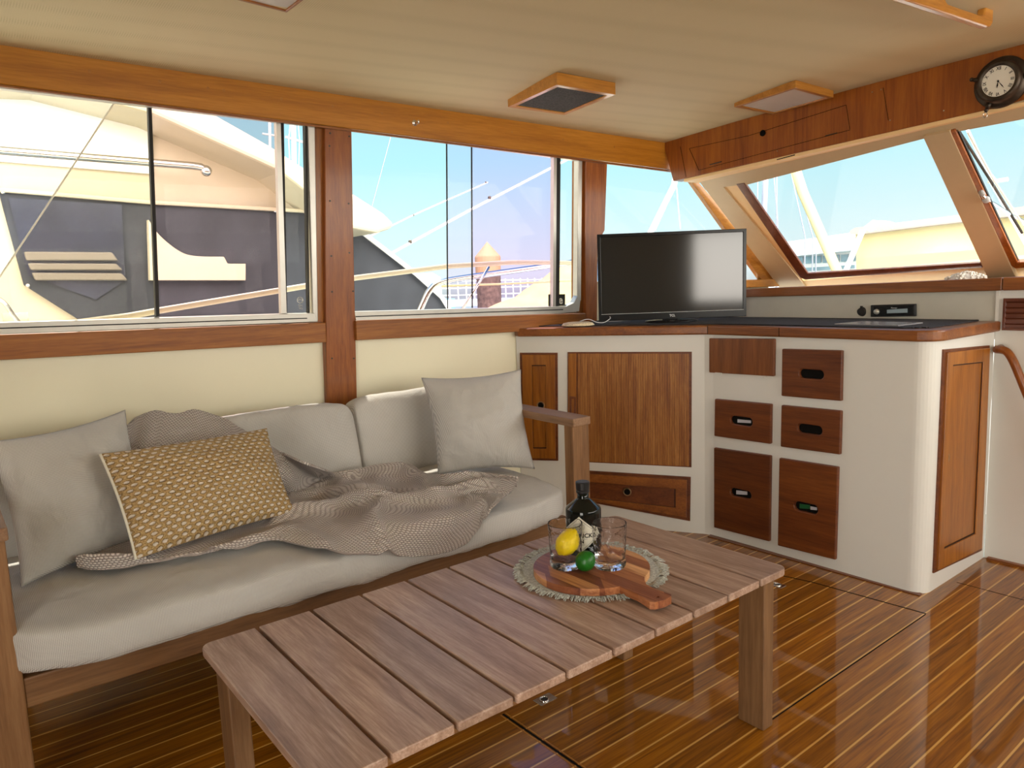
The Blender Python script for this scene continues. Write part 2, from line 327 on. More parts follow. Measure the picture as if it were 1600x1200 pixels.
def floor_mat():
    m, n, p = new_mat('teak_and_holly'); k = n.links.new; t = nn(n, 'ShaderNodeTexCoord'); s = nn(n, 'ShaderNodeSeparateXYZ'); k(t.outputs['Object'], s.inputs[0])
    pitch = .0567*S
    a = nn(n, 'ShaderNodeMath', operation='MULTIPLY_ADD'); k(s.outputs[1], a.inputs[0]); a.inputs[1].default_value = 1/pitch; a.inputs[2].default_value = -.5505/.0567 + 100.0
    fr = nn(n, 'ShaderNodeMath', operation='FRACT'); k(a.outputs[0], fr.inputs[0]); fl = nn(n, 'ShaderNodeMath', operation='FLOOR'); k(a.outputs[0], fl.inputs[0])
    wn = nn(n, 'ShaderNodeTexWhiteNoise', noise_dimensions='1D'); k(fl.outputs[0], wn.inputs['W'])
    cb = nn(n, 'ShaderNodeCombineXYZ'); 
    xx = nn(n, 'ShaderNodeMath', operation='MULTIPLY_ADD'); k(s.outputs[0], xx.inputs[0]); xx.inputs[1].default_value = 1.5
    w7 = nn(n, 'ShaderNodeMath', operation='MULTIPLY'); k(wn.outputs[0], w7.inputs[0]); w7.inputs[1].default_value = 37.0; k(w7.outputs[0], xx.inputs[2])
    yy = nn(n, 'ShaderNodeMath', operation='MULTIPLY'); k(s.outputs[1], yy.inputs[0]); yy.inputs[1].default_value = 34.0
    k(xx.outputs[0], cb.inputs[0]); k(yy.outputs[0], cb.inputs[1]); k(w7.outputs[0], cb.inputs[2])
    z = nn(n, 'ShaderNodeTexNoise', i_Scale=1.0, i_Detail=5.0, i_Roughness=.62, i_Distortion=1.6); k(cb.outputs[0], z.inputs['Vector'])
    z2 = nn(n, 'ShaderNodeTexNoise', i_Scale=6.0, i_Detail=2.0); k(cb.outputs[0], z2.inputs['Vector'])
    ad = nn(n, 'ShaderNodeMath', operation='MULTIPLY_ADD'); k(z2.outputs[0], ad.inputs[0]); ad.inputs[1].default_value = .35
    q = nn(n, 'ShaderNodeMath', operation='MULTIPLY'); k(z.outputs[0], q.inputs[0]); q.inputs[1].default_value = .7; k(q.outputs[0], ad.inputs[2])
    r = ramp(n, [(.30, (.075, .018, .001)), (.46, (.23, .075, .002)), (.62, (.36, .128, .004)), (.75, (.46, .18, .008))], ad.outputs[0])
    hv = nn(n, 'ShaderNodeHueSaturation'); k(r.outputs[0], hv.inputs['Color']); mr = nn(n, 'ShaderNodeMapRange', i_3=.80, i_4=1.15); k(wn.outputs[0], mr.inputs[0]); k(mr.outputs[0], hv.inputs['Value'])
    ds = nn(n, 'ShaderNodeMath', operation='PINGPONG'); k(a.outputs[0], ds.inputs[0]); ds.inputs[1].default_value = .5
    lt = nn(n, 'ShaderNodeMapRange', i_1=.030, i_2=.048, i_3=1, i_4=0); k(ds.outputs[0], lt.inputs[0])
    mx = nn(n, 'ShaderNodeMix', data_type='RGBA'); k(lt.outputs[0], mx.inputs[0]); k(hv.outputs[0], mx.inputs[6]); mx.inputs[7].default_value = (.72, .40, .10, 1); k(mx.outputs[2], p.inputs['Base Color'])
    p.inputs['Roughness'].default_value = .4; p.inputs['Coat Weight'].default_value = .82; p.inputs['Coat Roughness'].default_value = .035; p.inputs['Specular IOR Level'].default_value = .2; p.inputs['Coat IOR'].default_value = 1.55
    zb = nn(n, 'ShaderNodeTexNoise', i_Scale=9.0, i_Detail=3.0); k(t.outputs['Object'], zb.inputs['Vector']); bp = nn(n, 'ShaderNodeBump', i_Strength=.10, i_Distance=.002); k(zb.outputs[0], bp.inputs['Height']); k(bp.outputs[0], p.inputs['Coat Normal'])
    return m
M['floor'] = floor_mat()
def ceiling_mat():
    m, n, p = new_mat('perforated_headliner'); k = n.links.new; t = nn(n, 'ShaderNodeTexCoord')
    v = nn(n, 'ShaderNodeTexVoronoi', i_Scale=160.0); v.inputs['Randomness'].default_value = 0; k(t.outputs['Object'], v.inputs['Vector'])
    r = ramp(n, [(.10, (.40, .32, .16)), (.30, (.65, .54, .31))], v.outputs['Distance']); k(r.outputs[0], p.inputs['Base Color'])
    mp = nn(n, 'ShaderNodeMapping'); mp.inputs['Scale'].default_value = (1.2, .35, 1); mp.inputs['Rotation'].default_value = (0, 0, .25); k(t.outputs['Object'], mp.inputs[0])
    z = nn(n, 'ShaderNodeTexNoise', i_Scale=3.0, i_Detail=2.0); k(mp.outputs[0], z.inputs['Vector'])
    b1 = nn(n, 'ShaderNodeBump', i_Strength=.5, i_Distance=.02); k(z.outputs[0], b1.inputs['Height'])
    b = nn(n, 'ShaderNodeBump', i_Strength=.3, i_Distance=.001); k(v.outputs['Distance'], b.inputs['Height']); k(b1.outputs[0], b.inputs['Normal']); k(b.outputs[0], p.inputs['Normal'])
    p.inputs['Roughness'].default_value = .75; return m
M['ceiling'] = ceiling_mat()
def stagger(n, uvout, nu, nv):
    k = n.links.new; s = nn(n, 'ShaderNodeSeparateXYZ'); k(uvout, s.inputs[0])
    def mt(op, a, b=None, c=None):
        q = nn(n, 'ShaderNodeMath', operation=op)
        for i, x in enumerate((a, b, c)):
            if x is None: continue
            if isinstance(x, (int, float)): q.inputs[i].default_value = x
            else: k(x, q.inputs[i])
        return q.outputs[0]
    v = mt('MULTIPLY', s.outputs[1], nv); row = mt('FLOOR', v); off = mt('MULTIPLY', mt('MODULO', row, 2.0), .5)
    u = mt('ADD', mt('MULTIPLY', s.outputs[0], nu), off)
    du = mt('SUBTRACT', mt('FRACT', u), .5); dv = mt('SUBTRACT', mt('FRACT', v), .5); return du, dv, mt
def jute_mat():
    m, n, p = new_mat('woven_jute'); k = n.links.new; t = nn(n, 'ShaderNodeTexCoord')
    zz = nn(n, 'ShaderNodeTexNoise', i_Scale=60.0, i_Detail=2.0); k(t.outputs['UV'], zz.inputs['Vector'])
    wv = nn(n, 'ShaderNodeVectorMath', operation='MULTIPLY_ADD'); k(zz.outputs['Color'], wv.inputs[0]); wv.inputs[1].default_value = (.012, .012, 0); k(t.outputs['UV'], wv.inputs[2])
    du, dv, mt = stagger(n, wv.outputs[0], 18.5, 23.0)
    d = mt('ADD', mt('POWER', mt('ABSOLUTE', mt('DIVIDE', du, .27)), 2.0), mt('POWER', mt('ABSOLUTE', mt('DIVIDE', dv, .31)), 2.0))
    msk = nn(n, 'ShaderNodeMapRange', i_1=.75, i_2=1.15, i_3=1, i_4=0); k(d, msk.inputs[0])
    z = nn(n, 'ShaderNodeTexNoise', i_Scale=420.0, i_Detail=3.0); k(t.outputs['Object'], z.inputs['Vector'])
    r = ramp(n, [(.32, (.24, .14, .05)), (.5, (.50, .33, .14)), (.68, (.68, .49, .25))], z.outputs[0])
    mx = nn(n, 'ShaderNodeMix', data_type='RGBA'); k(msk.outputs[0], mx.inputs[0]); k(r.outputs[0], mx.inputs[6]); mx.inputs[7].default_value = (.80, .70, .58, 1); k(mx.outputs[2], p.inputs['Base Color'])
    h = mt('SUBTRACT', mt('MINIMUM', d, 2.2), mt('MULTIPLY', z.outputs[0], -.9)); b = nn(n, 'ShaderNodeBump', i_Strength=.9, i_Distance=.004); k(h, b.inputs['Height']); k(b.outputs[0], p.inputs['Normal'])
    p.inputs['Roughness'].default_value = .9; p.inputs['Specular IOR Level'].default_value = .15; return m
M['jute'] = jute_mat()
def knit_mat():
    m, n, p = new_mat('chunky_knit'); k = n.links.new; t = nn(n, 'ShaderNodeTexCoord')
    du, dv, mt = stagger(n, t.outputs['UV'], 105.0, 190.0)
    d = mt('ADD', mt('POWER', mt('ABSOLUTE', mt('DIVIDE', du, .45)), 2.0), mt('POWER', mt('ABSOLUTE', mt('DIVIDE', dv, .40)), 2.0))
    r = ramp(n, [(.30, (.80, .72, .66)), (.8, (.62, .54, .49)), (1.0, (.36, .30, .265))], mt('MINIMUM', d, 1.0)); k(r.outputs[0], p.inputs['Base Color'])
    b = nn(n, 'ShaderNodeBump', i_Strength=.8, i_Distance=.004); b.invert = True; k(mt('MINIMUM', d, 1.6), b.inputs['Height']); k(b.outputs[0], p.inputs['Normal'])
    p.inputs['Roughness'].default_value = .95; p.inputs['Specular IOR Level'].default_value = .1; p.inputs['Sheen Weight'].default_value = .2; return m
M['knit'] = knit_mat()
# ================================================================ SETTING
XA, XB = -1.25, 2.80           # aft and forward bulkheads
YP, YS = 2.43, -1.60           # port and starboard sides
WN = V((0, 1, .06)).normalized()              # port side above the sill leans slightly inboard
def W(x, y, d=0): return on(x, y, V((0, YP, .83))+WN*d, WN)
S2N = V((.2, 1, .06)).normalized()
def W2(x, y, d=0): return on(x, y, V((2.45, 2.385, 1.2))+S2N*d, S2N)
def wsx(z): return 2.9+(1.43-z)*1.19          # raked windscreen
WSN = V((1, 0, 1.19)).normalized()
def F(x, y, d=0): return on(x, y, V((2.9, 0, 1.43))+WSN*d, WSN)
def pw(b, pts, t=.03, d=0):                   # slab on the port side from an outline in image pixels
    return prism(b, [W(x, y, d) for x, y in pts], WN*t)
def pf(b, pts, t=.03, d=0): return prism(b, [F(x, y, d) for x, y in pts], WSN*t)
b = BM(); box(b, XA, 2.80, YS, 2.45, -.05, 0); struct('floor', b, M['floor'], origin=(0, 0, 0))
def zc(X, Y): return 1.700-.062*((Y-.4)/1.96)**2+(2.8-X)*.008
b = BM(); grid(b, lambda u, v: V((XA+u*(2.95-XA), YS+v*(2.46-YS), zc(XA+u*(2.95-XA), YS+v*(2.46-YS)))), 20, 40); struct('ceiling', b, M['ceiling'], smooth=True, solid=.012)
b = BM(); box(b, XA, 3.0, YS-.25, 2.66, 1.735, 1.80); box(b, XA, 2.55, 2.46, 2.57, 1.64, 1.735); struct('trim_1', b, M['gel'])   # cabin top; unseen side overhang added to limit sun on the cushions
b = BM(); box(b, XA, 2.80, YP, YP+.05, -.05, .88); struct('wall_port', b, M['cream'])
# starboard side and aft bulkhead: low walls, posts, headers, open window bands
b = BM(); box(b, XA, 2.80, YS-.05, YS, -.05, .79); box(b, XA, 2.80, YS-.05, YS, 1.42, 1.70)
box(b, XA, .54, YS-.05, YS, .79, 1.42); box(b, 1.50, 1.60, YS-.05, YS, .79, 1.42); struct('wall_starboard', b, M['cream'])
b = BM(); box(b, XA-.05, XA, YS, -1.1, -.05, 1.7); box(b, XA-.05, XA, .0, YP, -.05, 1.72); box(b, XA-.05, XA, -1.1, .0, 1.55, 1.72); struct('wall_aft', b, M['teak_z'])
# forward bulkhead: dash panel above the counter, then the companionway bulkhead to starboard
b = BM(); prism(b, [(XB, 2.43, .76), (XB, .94, .76), (XB, .94, .935), (XB, 2.43, .925)], (.03, 0, 0)); struct('wall_forward', b, M['dash'])
b = BM(); prism(b, [(XB-.001, .9445, -.02), (XB-.001, YS, -.02), (XB-.001, YS, .93), (XB-.001, .9445, .93)], (.03, 0, 0)); struct('trim_2', b, M['white'])
b = BM(); box(b, XB-.006, XB-.002, .935, .945, .79, .925); struct('trim_3', b, M['white'])
# header beam along the port side
Tl = lambda x: 57.5+(222.5-57.5)*x/1038; Bl = lambda x: 131.5+(263.5-131.5)*x/1040
b = BM(); pw(b, [(x, Tl(x)-3) for x in (-700, 0, 520, 1040)]+[(1062, 268), (1040, 264)]+[(x, Bl(x)) for x in (520, 0, -700)], .05, -.035)
struct('trim_4', b, M['beam'], bevel=.003)
b = BM(); pw(b, [(-700, Bl(-700)), (1050, 266), (1050, 269), (-700, Bl(-700)+3)], .012, -.040); struct('trim_5', b, M['teak_x'])
b = BM()
for x in (140, 250, 325, 350, 440, 520, 597, 700, 800, 880, 960):
    p = W(x, (Tl(x)*.55+Bl(x)*.45), -.0355); cyl(b, p, p+WN*.003, .0045, n=12)
struct('trim_6', b, M['honey'])
# posts
b = BM(); pw(b, [(507.5, 192), (549.5, 199), (552, 350), (558, 625), (557, 700), (512, 700), (510.5, 620), (508, 400)], .05, -.03)
po = struct('trim_7', b, M['post'], bevel=.003)
b = BM()
for x, y in ((515, 228), (516, 314), (518, 400), (545, 318), (546, 395), (519, 456), (552, 455), (519, 560), (553, 560), (516, 208), (546, 213)):
    p = W(x, y, -.0315); cyl(b, p, p+WN*.003, .0032, n=10)
struct('trim_8', b, M['bronze'])
b = BM(); pw(b, [(491, 193), (508, 196), (510, 510), (494, 508)], .05, -.012); struct('trim_9', b, M['teak_z'], bevel=.002)
b = BM(); pw(b, [(915, 250), (949, 256), (945, 360), (934, 380), (933, 530), (916, 530), (914, 400)], .05, -.03); struct('trim_10', b, M['post'], bevel=.003)
b = BM(); pw(b, [(906, 250), (916, 252), (915, 512), (904, 512)], .05, -.012); struct('trim_11', b, M['teak_z'], bevel=.002)
# sills
b = BM(); pw(b, [(-600, 555), (0, 523), (509, 504), (510.5, 535), (0, 563), (-600, 596)], .08, -.045)
box(b, -1.2, .0, 2.37, 2.44, .84, .87); struct('trim_12', b, M['teak_x'], bevel=.003)
b = BM(); pw(b, [(556, 501), (915, 489), (917, 512), (800, 519), (557.5, 532)], .08, -.045); struct('trim_13', b, M['teak_x'], bevel=.003)
# window 1: aluminium frame, bars, panes
def bar(name, pts, m, t=.02, d=-.005, parent=None, **k):
    b = BM(); pw(b, pts, t, d); return mk(name, b, m, parent=parent, **k)
def win(name): 
    b = BM(); return b
b = BM(); pw(b, [(-600, 515), (0, 504), (492, 489), (497, 503), (0, 523), (-600, 549)], .03, -.022); pw(b, [(481, 192), (492, 194), (497, 502), (489, 500), (489, 490)], .03, -.018)
pw(b, [(-600, 60), (0, 134), (490, 193), (490, 197), (0, 138), (-600, 64)], .03, -.018)
w1 = struct('window_1', b, M['alum'], bevel=.002)
bar('window_track', [(-600, 526), (0, 512), (480, 496.5), (480, 498), (0, 514), (-600, 528)], M['rubber'], .02, -.0235, w1)
bar('sash_bar', [(431.5, 187), (438.5, 188), (448, 489), (439.5, 490)], M['alum'], .02, -.012, w1)
bar('sash_seal', [(438.5, 188), (443.5, 188.5), (449, 489), (446.5, 489)], M['rubber'], .02, -.010, w1)
bar('sash_seal', [(476.5, 193), (479.5, 193), (484, 489), (482, 489)], M['rubber'], .02, -.013, w1)
bar('meeting_rail', [(231.5, 163), (237, 164), (249.5, 494), (244, 495)], M['rubber'], .02, .005, w1)
bar('pane', [(-600, 60), (240, 164), (248, 496), (-600, 520)], M['clear'], .004, .012, w1)
bar('pane', [(234, 163), (435, 188), (444, 490), (246, 496)], M['tinta'], .004, .026, w1)
bar('pane', [(435, 188), (487, 194), (489, 490), (444, 490)], M['clear'], .004, .020, w1)
# window 2
b = BM(); pw(b, [(553, 487), (885, 478.5), (897, 473), (903, 462), (907, 470), (905, 487), (860, 491), (556, 501)], .03, -.022)
pw(b, [(904, 250), (910, 251), (908, 470), (902, 468)], .03, -.018); pw(b, [(549, 199), (905, 248), (905, 251), (549, 202)], .03, -.018)
w2 = struct('window_2', b, M['alum'], bevel=.002)
bar('window_track', [(556, 494), (880, 483), (880, 484.5), (556, 495.5)], M['rubber'], .02, -.0235, w2)
bar('sash_bar', [(865.5, 244), (870, 245), (868.5, 479), (864, 479)], M['alum'], .02, -.012, w2)
bar('sash_seal', [(870, 245), (876, 246), (874, 478), (868.5, 479)], M['rubber'], .02, -.010, w2)
bar('glass_edge', [(697.5, 221), (699, 221), (700.5, 482), (699.3, 482)], M['rubber'], .004, .010, w2)
bar('glass_edge', [(736.5, 226), (738, 226), (739, 481), (737.6, 481)], M['rubber'], .004, .026, w2)
bar('pane', [(549, 199), (740, 226), (740, 482), (553, 488)], M['clear'], .004, .014, w2)
bar('pane', [(698, 220), (868, 244), (866, 480), (700, 483)], M['tintb'], .004, .022, w2)
bar('pane', [(737, 226), (868, 244), (866, 480), (738, 482)], M['tintb'], .004, .032, w2)
bar('pane', [(868, 244), (905, 249), (903, 478), (866, 480)], M['clear'], .004, .018, w2)
# window 3: forward side light with a raked jamb
b = BM(); P3 = lambda pts, t=.03, d=0: prism(b, [W2(x, y, d) for x, y in pts], S2N*t)
P3([(1078, 280), (1090, 283), (1232, 443), (1214, 445), (1192, 440)]); P3([(1100, 439), (1225, 436), (1232, 447), (1100, 452)], .05, -.02)
w3 = struct('window_3', b, M['honey'], bevel=.002)
b = BM(); P3([(930, 250), (1085, 275), (1200, 442), (930, 520)], .004, .01); mk('pane', b, M['clear'], parent=w3)
b = BM(); P3([(930, 440), (1200, 440), (1215, 600), (930, 640)], .03, .02); struct('trim_14', b, M['cream'])
# windscreen
b = BM(); pf(b, [(1092, 283), (1180, 262), (1610, 155), (1780, 112), (1780, 150), (1603, 186), (1497, 206), (1483, 208), (1442, 217.5), (1165, 289.5), (1150, 290), (1102, 297)], .04)
struct('trim_15', b, M['putty'], bevel=.002)
b = BM(); pf(b, [(1098, 290), (1128, 290), (1262, 452), (1220, 452)], .05, .004); struct('trim_16', b, M['putty'])
b = BM(); pf(b, [(1124, 290), (1152, 289), (1256, 440), (1256, 455), (1250, 455)], .05, .012); struct('trim_17', b, M['putty_sunlit'])
b = BM(); pf(b, [(1442, 214), (1484, 205), (1581, 420), (1590, 440), (1545, 440), (1536, 418)], .05, -.012); struct('trim_18', b, M['putty'], bevel=.002)
b = BM(); pf(b, [(1240, 440), (1545, 415), (1790, 395), (1790, 440), (1240, 462)], .04, .012); struct('trim_19', b, M['putty_sunlit'])
b = BM(); pf(b, [(1150, 288), (1163, 286), (1262, 428), (1532, 411.5), (1536, 418.5), (1258, 437.5), (1250, 434)], .012, -.002)
w4 = struct('window_4', b, M['jamb'], bevel=.003)
b = BM(); pf(b, [(1155, 285), (1445, 214), (1535, 416), (1258, 436)], .004, .02); mk('pane', b, M['clear'], parent=w4)
b = BM(); pf(b, [(1482, 206), (1492, 203), (1590, 411), (1790, 398), (1790, 406), (1586, 420), (1580, 416)], .022, -.008)
w5 = struct('window_5', b, M['post'], bevel=.004, seg=3)
b = BM(); pf(b, [(1492, 203), (1497, 202.5), (1592, 410), (1588, 412)], .008, .0); mk('seal', b, M['rubber'], parent=w5)
b = BM(); pf(b, [(1488, 200), (1780, 140), (1790, 405), (1586, 418)], .004, .02); mk('pane', b, M['clear'], parent=w5)
# shelf under the windscreen
def shelf_top(X, Y): return .945+(1.9-Y)*.0205
b = BM()
prism(b, [(XB-.02, 2.42, .905), (XB-.02, .925, .923), (XB-.02, .925, .965), (XB-.02, 2.42, .935)], (.03, 0, 0))
prism(b, [(XB+.0, 2.42, .925), (XB+.0, .925, .950), (XB+.0, .925, .963), (XB+.0, 2.42, .933)], (.66, 0, 0))
sh = struct('trim_20', b, M['teak_y'], bevel=.003)
b = BM(); prism(b, [(XB-.021, .923, .923), (XB-.021, YS, .94), (XB-.021, YS, .98), (XB-.021, .923, .965)], (.68, 0, 0)); struct('trim_21', b, M['teak_y'], bevel=.003)
# cornice over the windscreen
b = BM(); cz = lambda Y: 1.452+(2.29-Y)*.046
prism(b, [(XB, 2.30, cz(2.30)), (XB, 2.36, 1.64), (XB, 1.9, 1.672), (XB, 1.45, 1.69), (XB, .9, 1.705), (XB, -1.6, 1.66), (XB, -1.6, cz(-.2)), (XB, .3, cz(.3)), (XB, .9, cz(.9))], (.06, 0, 0))
cn = struct('trim_22', b, M['cornice'], bevel=.002)
b = BM()
cpx = lambda pts: [onx(x, y, XB-.0012) for x, y in pts]
for seg_ in ([(1077, 232), (1170, 212)], [(1170, 212), (1322, 164)], [(1322, 164), (1328, 202)], [(1077, 232), (1092, 266)], [(1092, 266), (1328, 203)], [(1063, 229), (1072, 277)], [(1380, 137), (1388, 188)]):
    tube(b, cpx(seg_), .0008, n=6)
mk('panel_seam', b, M['ink'], parent=cn)
b = BM(); p = onx(1192, 208, XB-.002); lathe(b, [(0, 0), (.0095, 0), (.0095, .002), (.0125, .003), (.0125, 0)], p, axis=(-1, 0, 0), n=20); mk('finger_hole', b, M['ink'], parent=cn)
for x, y in ((1118, 255), (1299, 210)):
    b = BM(); p, q = onx(x-9, y+2.3, XB-.003), onx(x+9, y-2.3, XB-.003); tube(b, [p, q], .0022, n=8); mk('hinge', b, M['bronze'], parent=cn)
b = BM()
for x, y in ((1377, 140), (1391, 188), (1475, 173), (1215, 236), (1363, 144)):
    p = onx(x, y, XB-.001); cyl(b, p, p+V((-.002, 0, 0)), .0025, n=8)
mk('screw', b, M['steel'], parent=cn)
b = BM(); prism(b, [(XB+.0, 2.24, cz(2.24)-.014), (XB+.0, 2.24, cz(2.24)), (XB+.0, .9, cz(.9)), (XB, -1.2, cz(-.2)), (XB, -1.2, cz(-.2)-.014), (XB, .9, cz(.9)-.014)], (.11, 0, 0)); struct('trim_23', b, M['putty_sunlit'], bevel=.003)
b = BM(); p, q = onx(1214, 249.5, XB-.001), onx(1242, 242, XB-.001); tube(b, [p, q], .0018, n=8); struct('trim_24', b, M['ink'])
# sole hatch seams
def seam(name, pts, wd=.0022):
    b = BM()
    for a, c in zip(pts, pts[1:]):
        a, c = onz(*a), onz(*c); d = (c-a).normalized(); s = V((-d.y, d.x, 0))*wd
        prism(b, [a-s, c-s, c+s, a+s], (0, 0, .0007))
    struct(name, b, M['ink'])
seam('trim_25', [(1215, 898), (1270, 910), (1447, 959)]); seam('trim_26', [(1446, 960), (1207, 1124)], .0014); seam('trim_27', [(786, 1116), (908, 1200), (990, 1257)], .0026)
seam('trim_28', [(1495, 910), (1620, 943)], .0010)
b = BM()
for d in (-.007, .007):
    a, c = onz(786, 1116), onz(990, 1257); prism(b, [a+V((d-.0012, 0, 0)), c+V((d-.0012, 0, 0)), c+V((d+.0012, 0, 0)), a+V((d+.0012, 0, 0))], (0, 0, .0009))
struct('trim_29', b, M['beam'])
b = BM(); prism(b, [onz(x, y) for x, y in ((1106, 839), (1437, 932), (1440, 928), (1110, 836))], (0, 0, .003)); struct('baseboard_forward', b, M['drawer'])
b = BM(); box(b, XB-.02, XB-.002, -1.2, .93, 0, .008); struct('baseboard_starboard', b, M['teak_y'])
# ================================================================ CABINET
A0, A1 = V((2.325, 1.745, 0)), V((1.93, 2.43, 0)); FN = V((A1.y-A0.y, -(A1.x-A0.x), 0)).normalized()
if FN.dot(V((-1, -1, 0))) < 0: FN = -FN
def T(x, y, d=0): return on(x, y, A0+FN*d, FN)          # the angled face
def K(x, y, d=0): return onx(x, y, 2.325-d)             # the drawer face
def D(x, y, d=0): return ony(x, y, .945-d)              # the narrow side face
cab = thing('corner_cabinet', 'white built-in corner cabinet with rounded corner, wooden drawers and doors', 'cabinet', (2.5, 1.7, 0))
arc = [V((2.325+.05-.05*cos(a), .945+.05-.05*sin(a), 0)) for a in [pi/2*i/8 for i in range(9)]]
foot = [A1, A0+V((-.008, .014, 0)), A0+V((0, -.02, 0))]+arc+[V((2.798, .945, 0)), V((2.798, 2.428, 0)), V((1.93, 2.428, 0))]
foot = [V((1.932, 2.426, 0))]+foot[1:-1]
b = BM(); prism(b, foot, (0, 0, .79)); mk('body', b, M['white'], parent=cab)
def slot(c, hw, hh, ex, ey, n=8):
    out = []
    for sgn in (1, -1):
        for i in range(n+1):
            a = -pi/2+pi*i/n; out.append(c+ex*(sgn*(hw-hh)+sgn*hh*cos(a))+ey*(sgn*hh*sin(a)))
    return out
def drawer(px, slotpx=None, stuff=(), name='drawer'):
    q = [K(x, y) for x, y in px]; t = V((-.014, 0, 0)); b = BM()
    if slotpx:
        cx, cy, w_, h_ = slotpx; c = K(cx, cy); hw = (K(cx-w_, cy)-K(cx+w_, cy)).length/2; hh = (K(cx, cy-h_)-K(cx, cy+h_)).length/2
        holed(b, q, slot(c, hw, hh, V((0, 1, 0)), V((0, 0, 1))), t)
    else: prism(b, q, t)
    d = mk(name, b, M['drawer'] if slotpx else M['leaf'], parent=cab, bevel=.0038)
    if slotpx:
        b = BM(); prism(b, slot(c+V((.0, 0, 0)), hw+.001, hh+.001, V((0, 1, 0)), V((0, 0, 1))), (-.002, 0, 0)); mk('slot_shade_plate', b, M['ink'], parent=d)  # dark plate stands in for the shade inside the open slot
        for (x0, y0, x1, y1, m) in stuff:
            b = BM(); prism(b, [K(x0, y0, .003), K(x1, y0+2, .003), K(x1, y1, .003), K(x0, y1-1, .003)], (-.003, 0, 0)); mk('contents', b, m, parent=d)
    return d
M['paperw'] = plain('paper_white', (.55, .55, .60), .7); M['greenp'] = plain('green_packet', (.01, .10, .03), .4)
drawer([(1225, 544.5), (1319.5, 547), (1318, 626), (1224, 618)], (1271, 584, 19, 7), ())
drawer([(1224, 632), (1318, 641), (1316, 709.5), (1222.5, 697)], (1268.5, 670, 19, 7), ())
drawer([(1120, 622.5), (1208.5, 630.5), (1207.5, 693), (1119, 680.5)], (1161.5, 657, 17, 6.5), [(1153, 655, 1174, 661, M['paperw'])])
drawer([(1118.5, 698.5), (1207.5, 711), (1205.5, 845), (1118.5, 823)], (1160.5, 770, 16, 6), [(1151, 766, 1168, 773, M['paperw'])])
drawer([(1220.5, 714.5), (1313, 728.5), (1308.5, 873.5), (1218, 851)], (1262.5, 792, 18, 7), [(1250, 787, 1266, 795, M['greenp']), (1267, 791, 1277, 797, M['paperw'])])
fl = drawer([(1111, 528), (1213.5, 529), (1212.5, 587.5), (1111, 581.5)], None, (), 'drop_leaf')
b = BM()
for x, y in ((1126, 582), (1194, 587)): b = BM(); box(b, *(lambda p: (p.x-.016, p.x-.008, p.y-.014, p.y+.014, p.z-.004, p.z+.001))(K(x, y))); mk('hinge', b, M['white'], parent=fl)
# angled face: tambour, narrow door, bottom drawer
def tquad(pts, t=.004, d=0): 
    b = BM(); prism(b, [T(x, y, d) for x, y in pts], FN*t); return b
tam = mk('tambour_door', tquad([(887, 550), (1081, 549.5), (1080.5, 730), (887, 720.5)], .002), M['drawer'], parent=cab)
b = BM(); n_ = 46
for i in range(n_):
    x0 = 903+(1077-903)*i/n_; x1 = 903+(1077-903)*(i+.93)/n_; yb0 = 720.5+(x0-887)*.049; prism(b, [T(x0, 552.5, .002), T(x1, 552.5, .002), T(x1, yb0-1, .002), T(x0, yb0-1, .002)], FN*.0016)
M['tambour'] = wood('tambour_slats', (.22, .070, .012), (.35, .130, .024), (.49, .215, .048), 'Z', .42, .1, scale=2.6, contrast=1.3)
mk('slats', b, M['tambour'], parent=tam, bevel=.0004)
b = BM(); prism(b, [T(889, 552, .002), T(901, 552, .002), T(901, 720, .002), T(889, 719, .002)], FN*.008); mk('leading_stile', b, M['teak_z'], parent=tam, bevel=.001)
b = BM(); holed(b, [T(x, y, .010) for x, y in ((890, 619), (900, 620), (900, 649), (890, 648))], [T(x, y, .010) for x, y in ((893, 623), (897.5, 623), (897.5, 645), (893, 645))], FN*.004); mk('pull', b, M['drawer'], parent=tam)
def panel_door(pf_, out, inn, name, hole, m1, m2):
    b = BM(); holed(b, [pf_(x, y, 0) for x, y in out], [pf_(x, y, 0) for x, y in inn], (pf_(900, 600, .010)-pf_(900, 600, 0)).normalized()*0+pf_n*.012)
    d = mk(name, b, m1, parent=cab, bevel=.002)
    b = BM(); prism(b, [pf_(x, y, 0) for x, y in inn], pf_n*.006); mk('panel', b, m2, parent=d)
    cI = sum([V(q_) for q_ in [pf_(x, y, 0) for x, y in inn]], V())/4; o2 = [pf_(x, y, 0) for x, y in inn]; i2 = [q_.lerp(cI, .004/(q_-cI).length) for q_ in o2]
    b = BM(); holed(b, o2, i2, pf_n*.0085); mk('panel_bead', b, M['bead'], parent=d)
    x, y, r = hole; p = pf_(x, y, .012 if name == 'drawer' else .006)
    b = BM(); lathe(b, [(r, 0), (r*1.0, .002), (r*1.35, .003), (r*1.4, 0)], p, axis=pf_n, n=24); lathe(b, [(0, 0), (0, 0)], p, axis=pf_n, n=8) if 0 else None; mk('ring_pull', b, M['brass'], parent=d, smooth=True)
    b = BM(); lathe(b, [(0, .0012), (r, .0012)], p, axis=pf_n, n=24); mk('pull_recess', b, M['ink'], parent=d)
    return d
pf_n = FN
b = BM(); holed(b, [T(x, y, 0) for x, y in ((813, 551), (871.5, 551), (872.5, 719.5), (815, 718))], [T(x, y, 0) for x, y in ((817, 554), (868, 554), (869, 716), (819, 715))], FN*.006)
fr = mk('door_frame', b, M['drawer'], parent=cab)
panel_door(T, [(817, 554), (868, 554), (869, 716), (819, 715)], [(832, 570), (854, 570), (855, 700), (834, 700)], 'door', (845, 633.5, .0125), M['teak_z'], M['teak_z'])
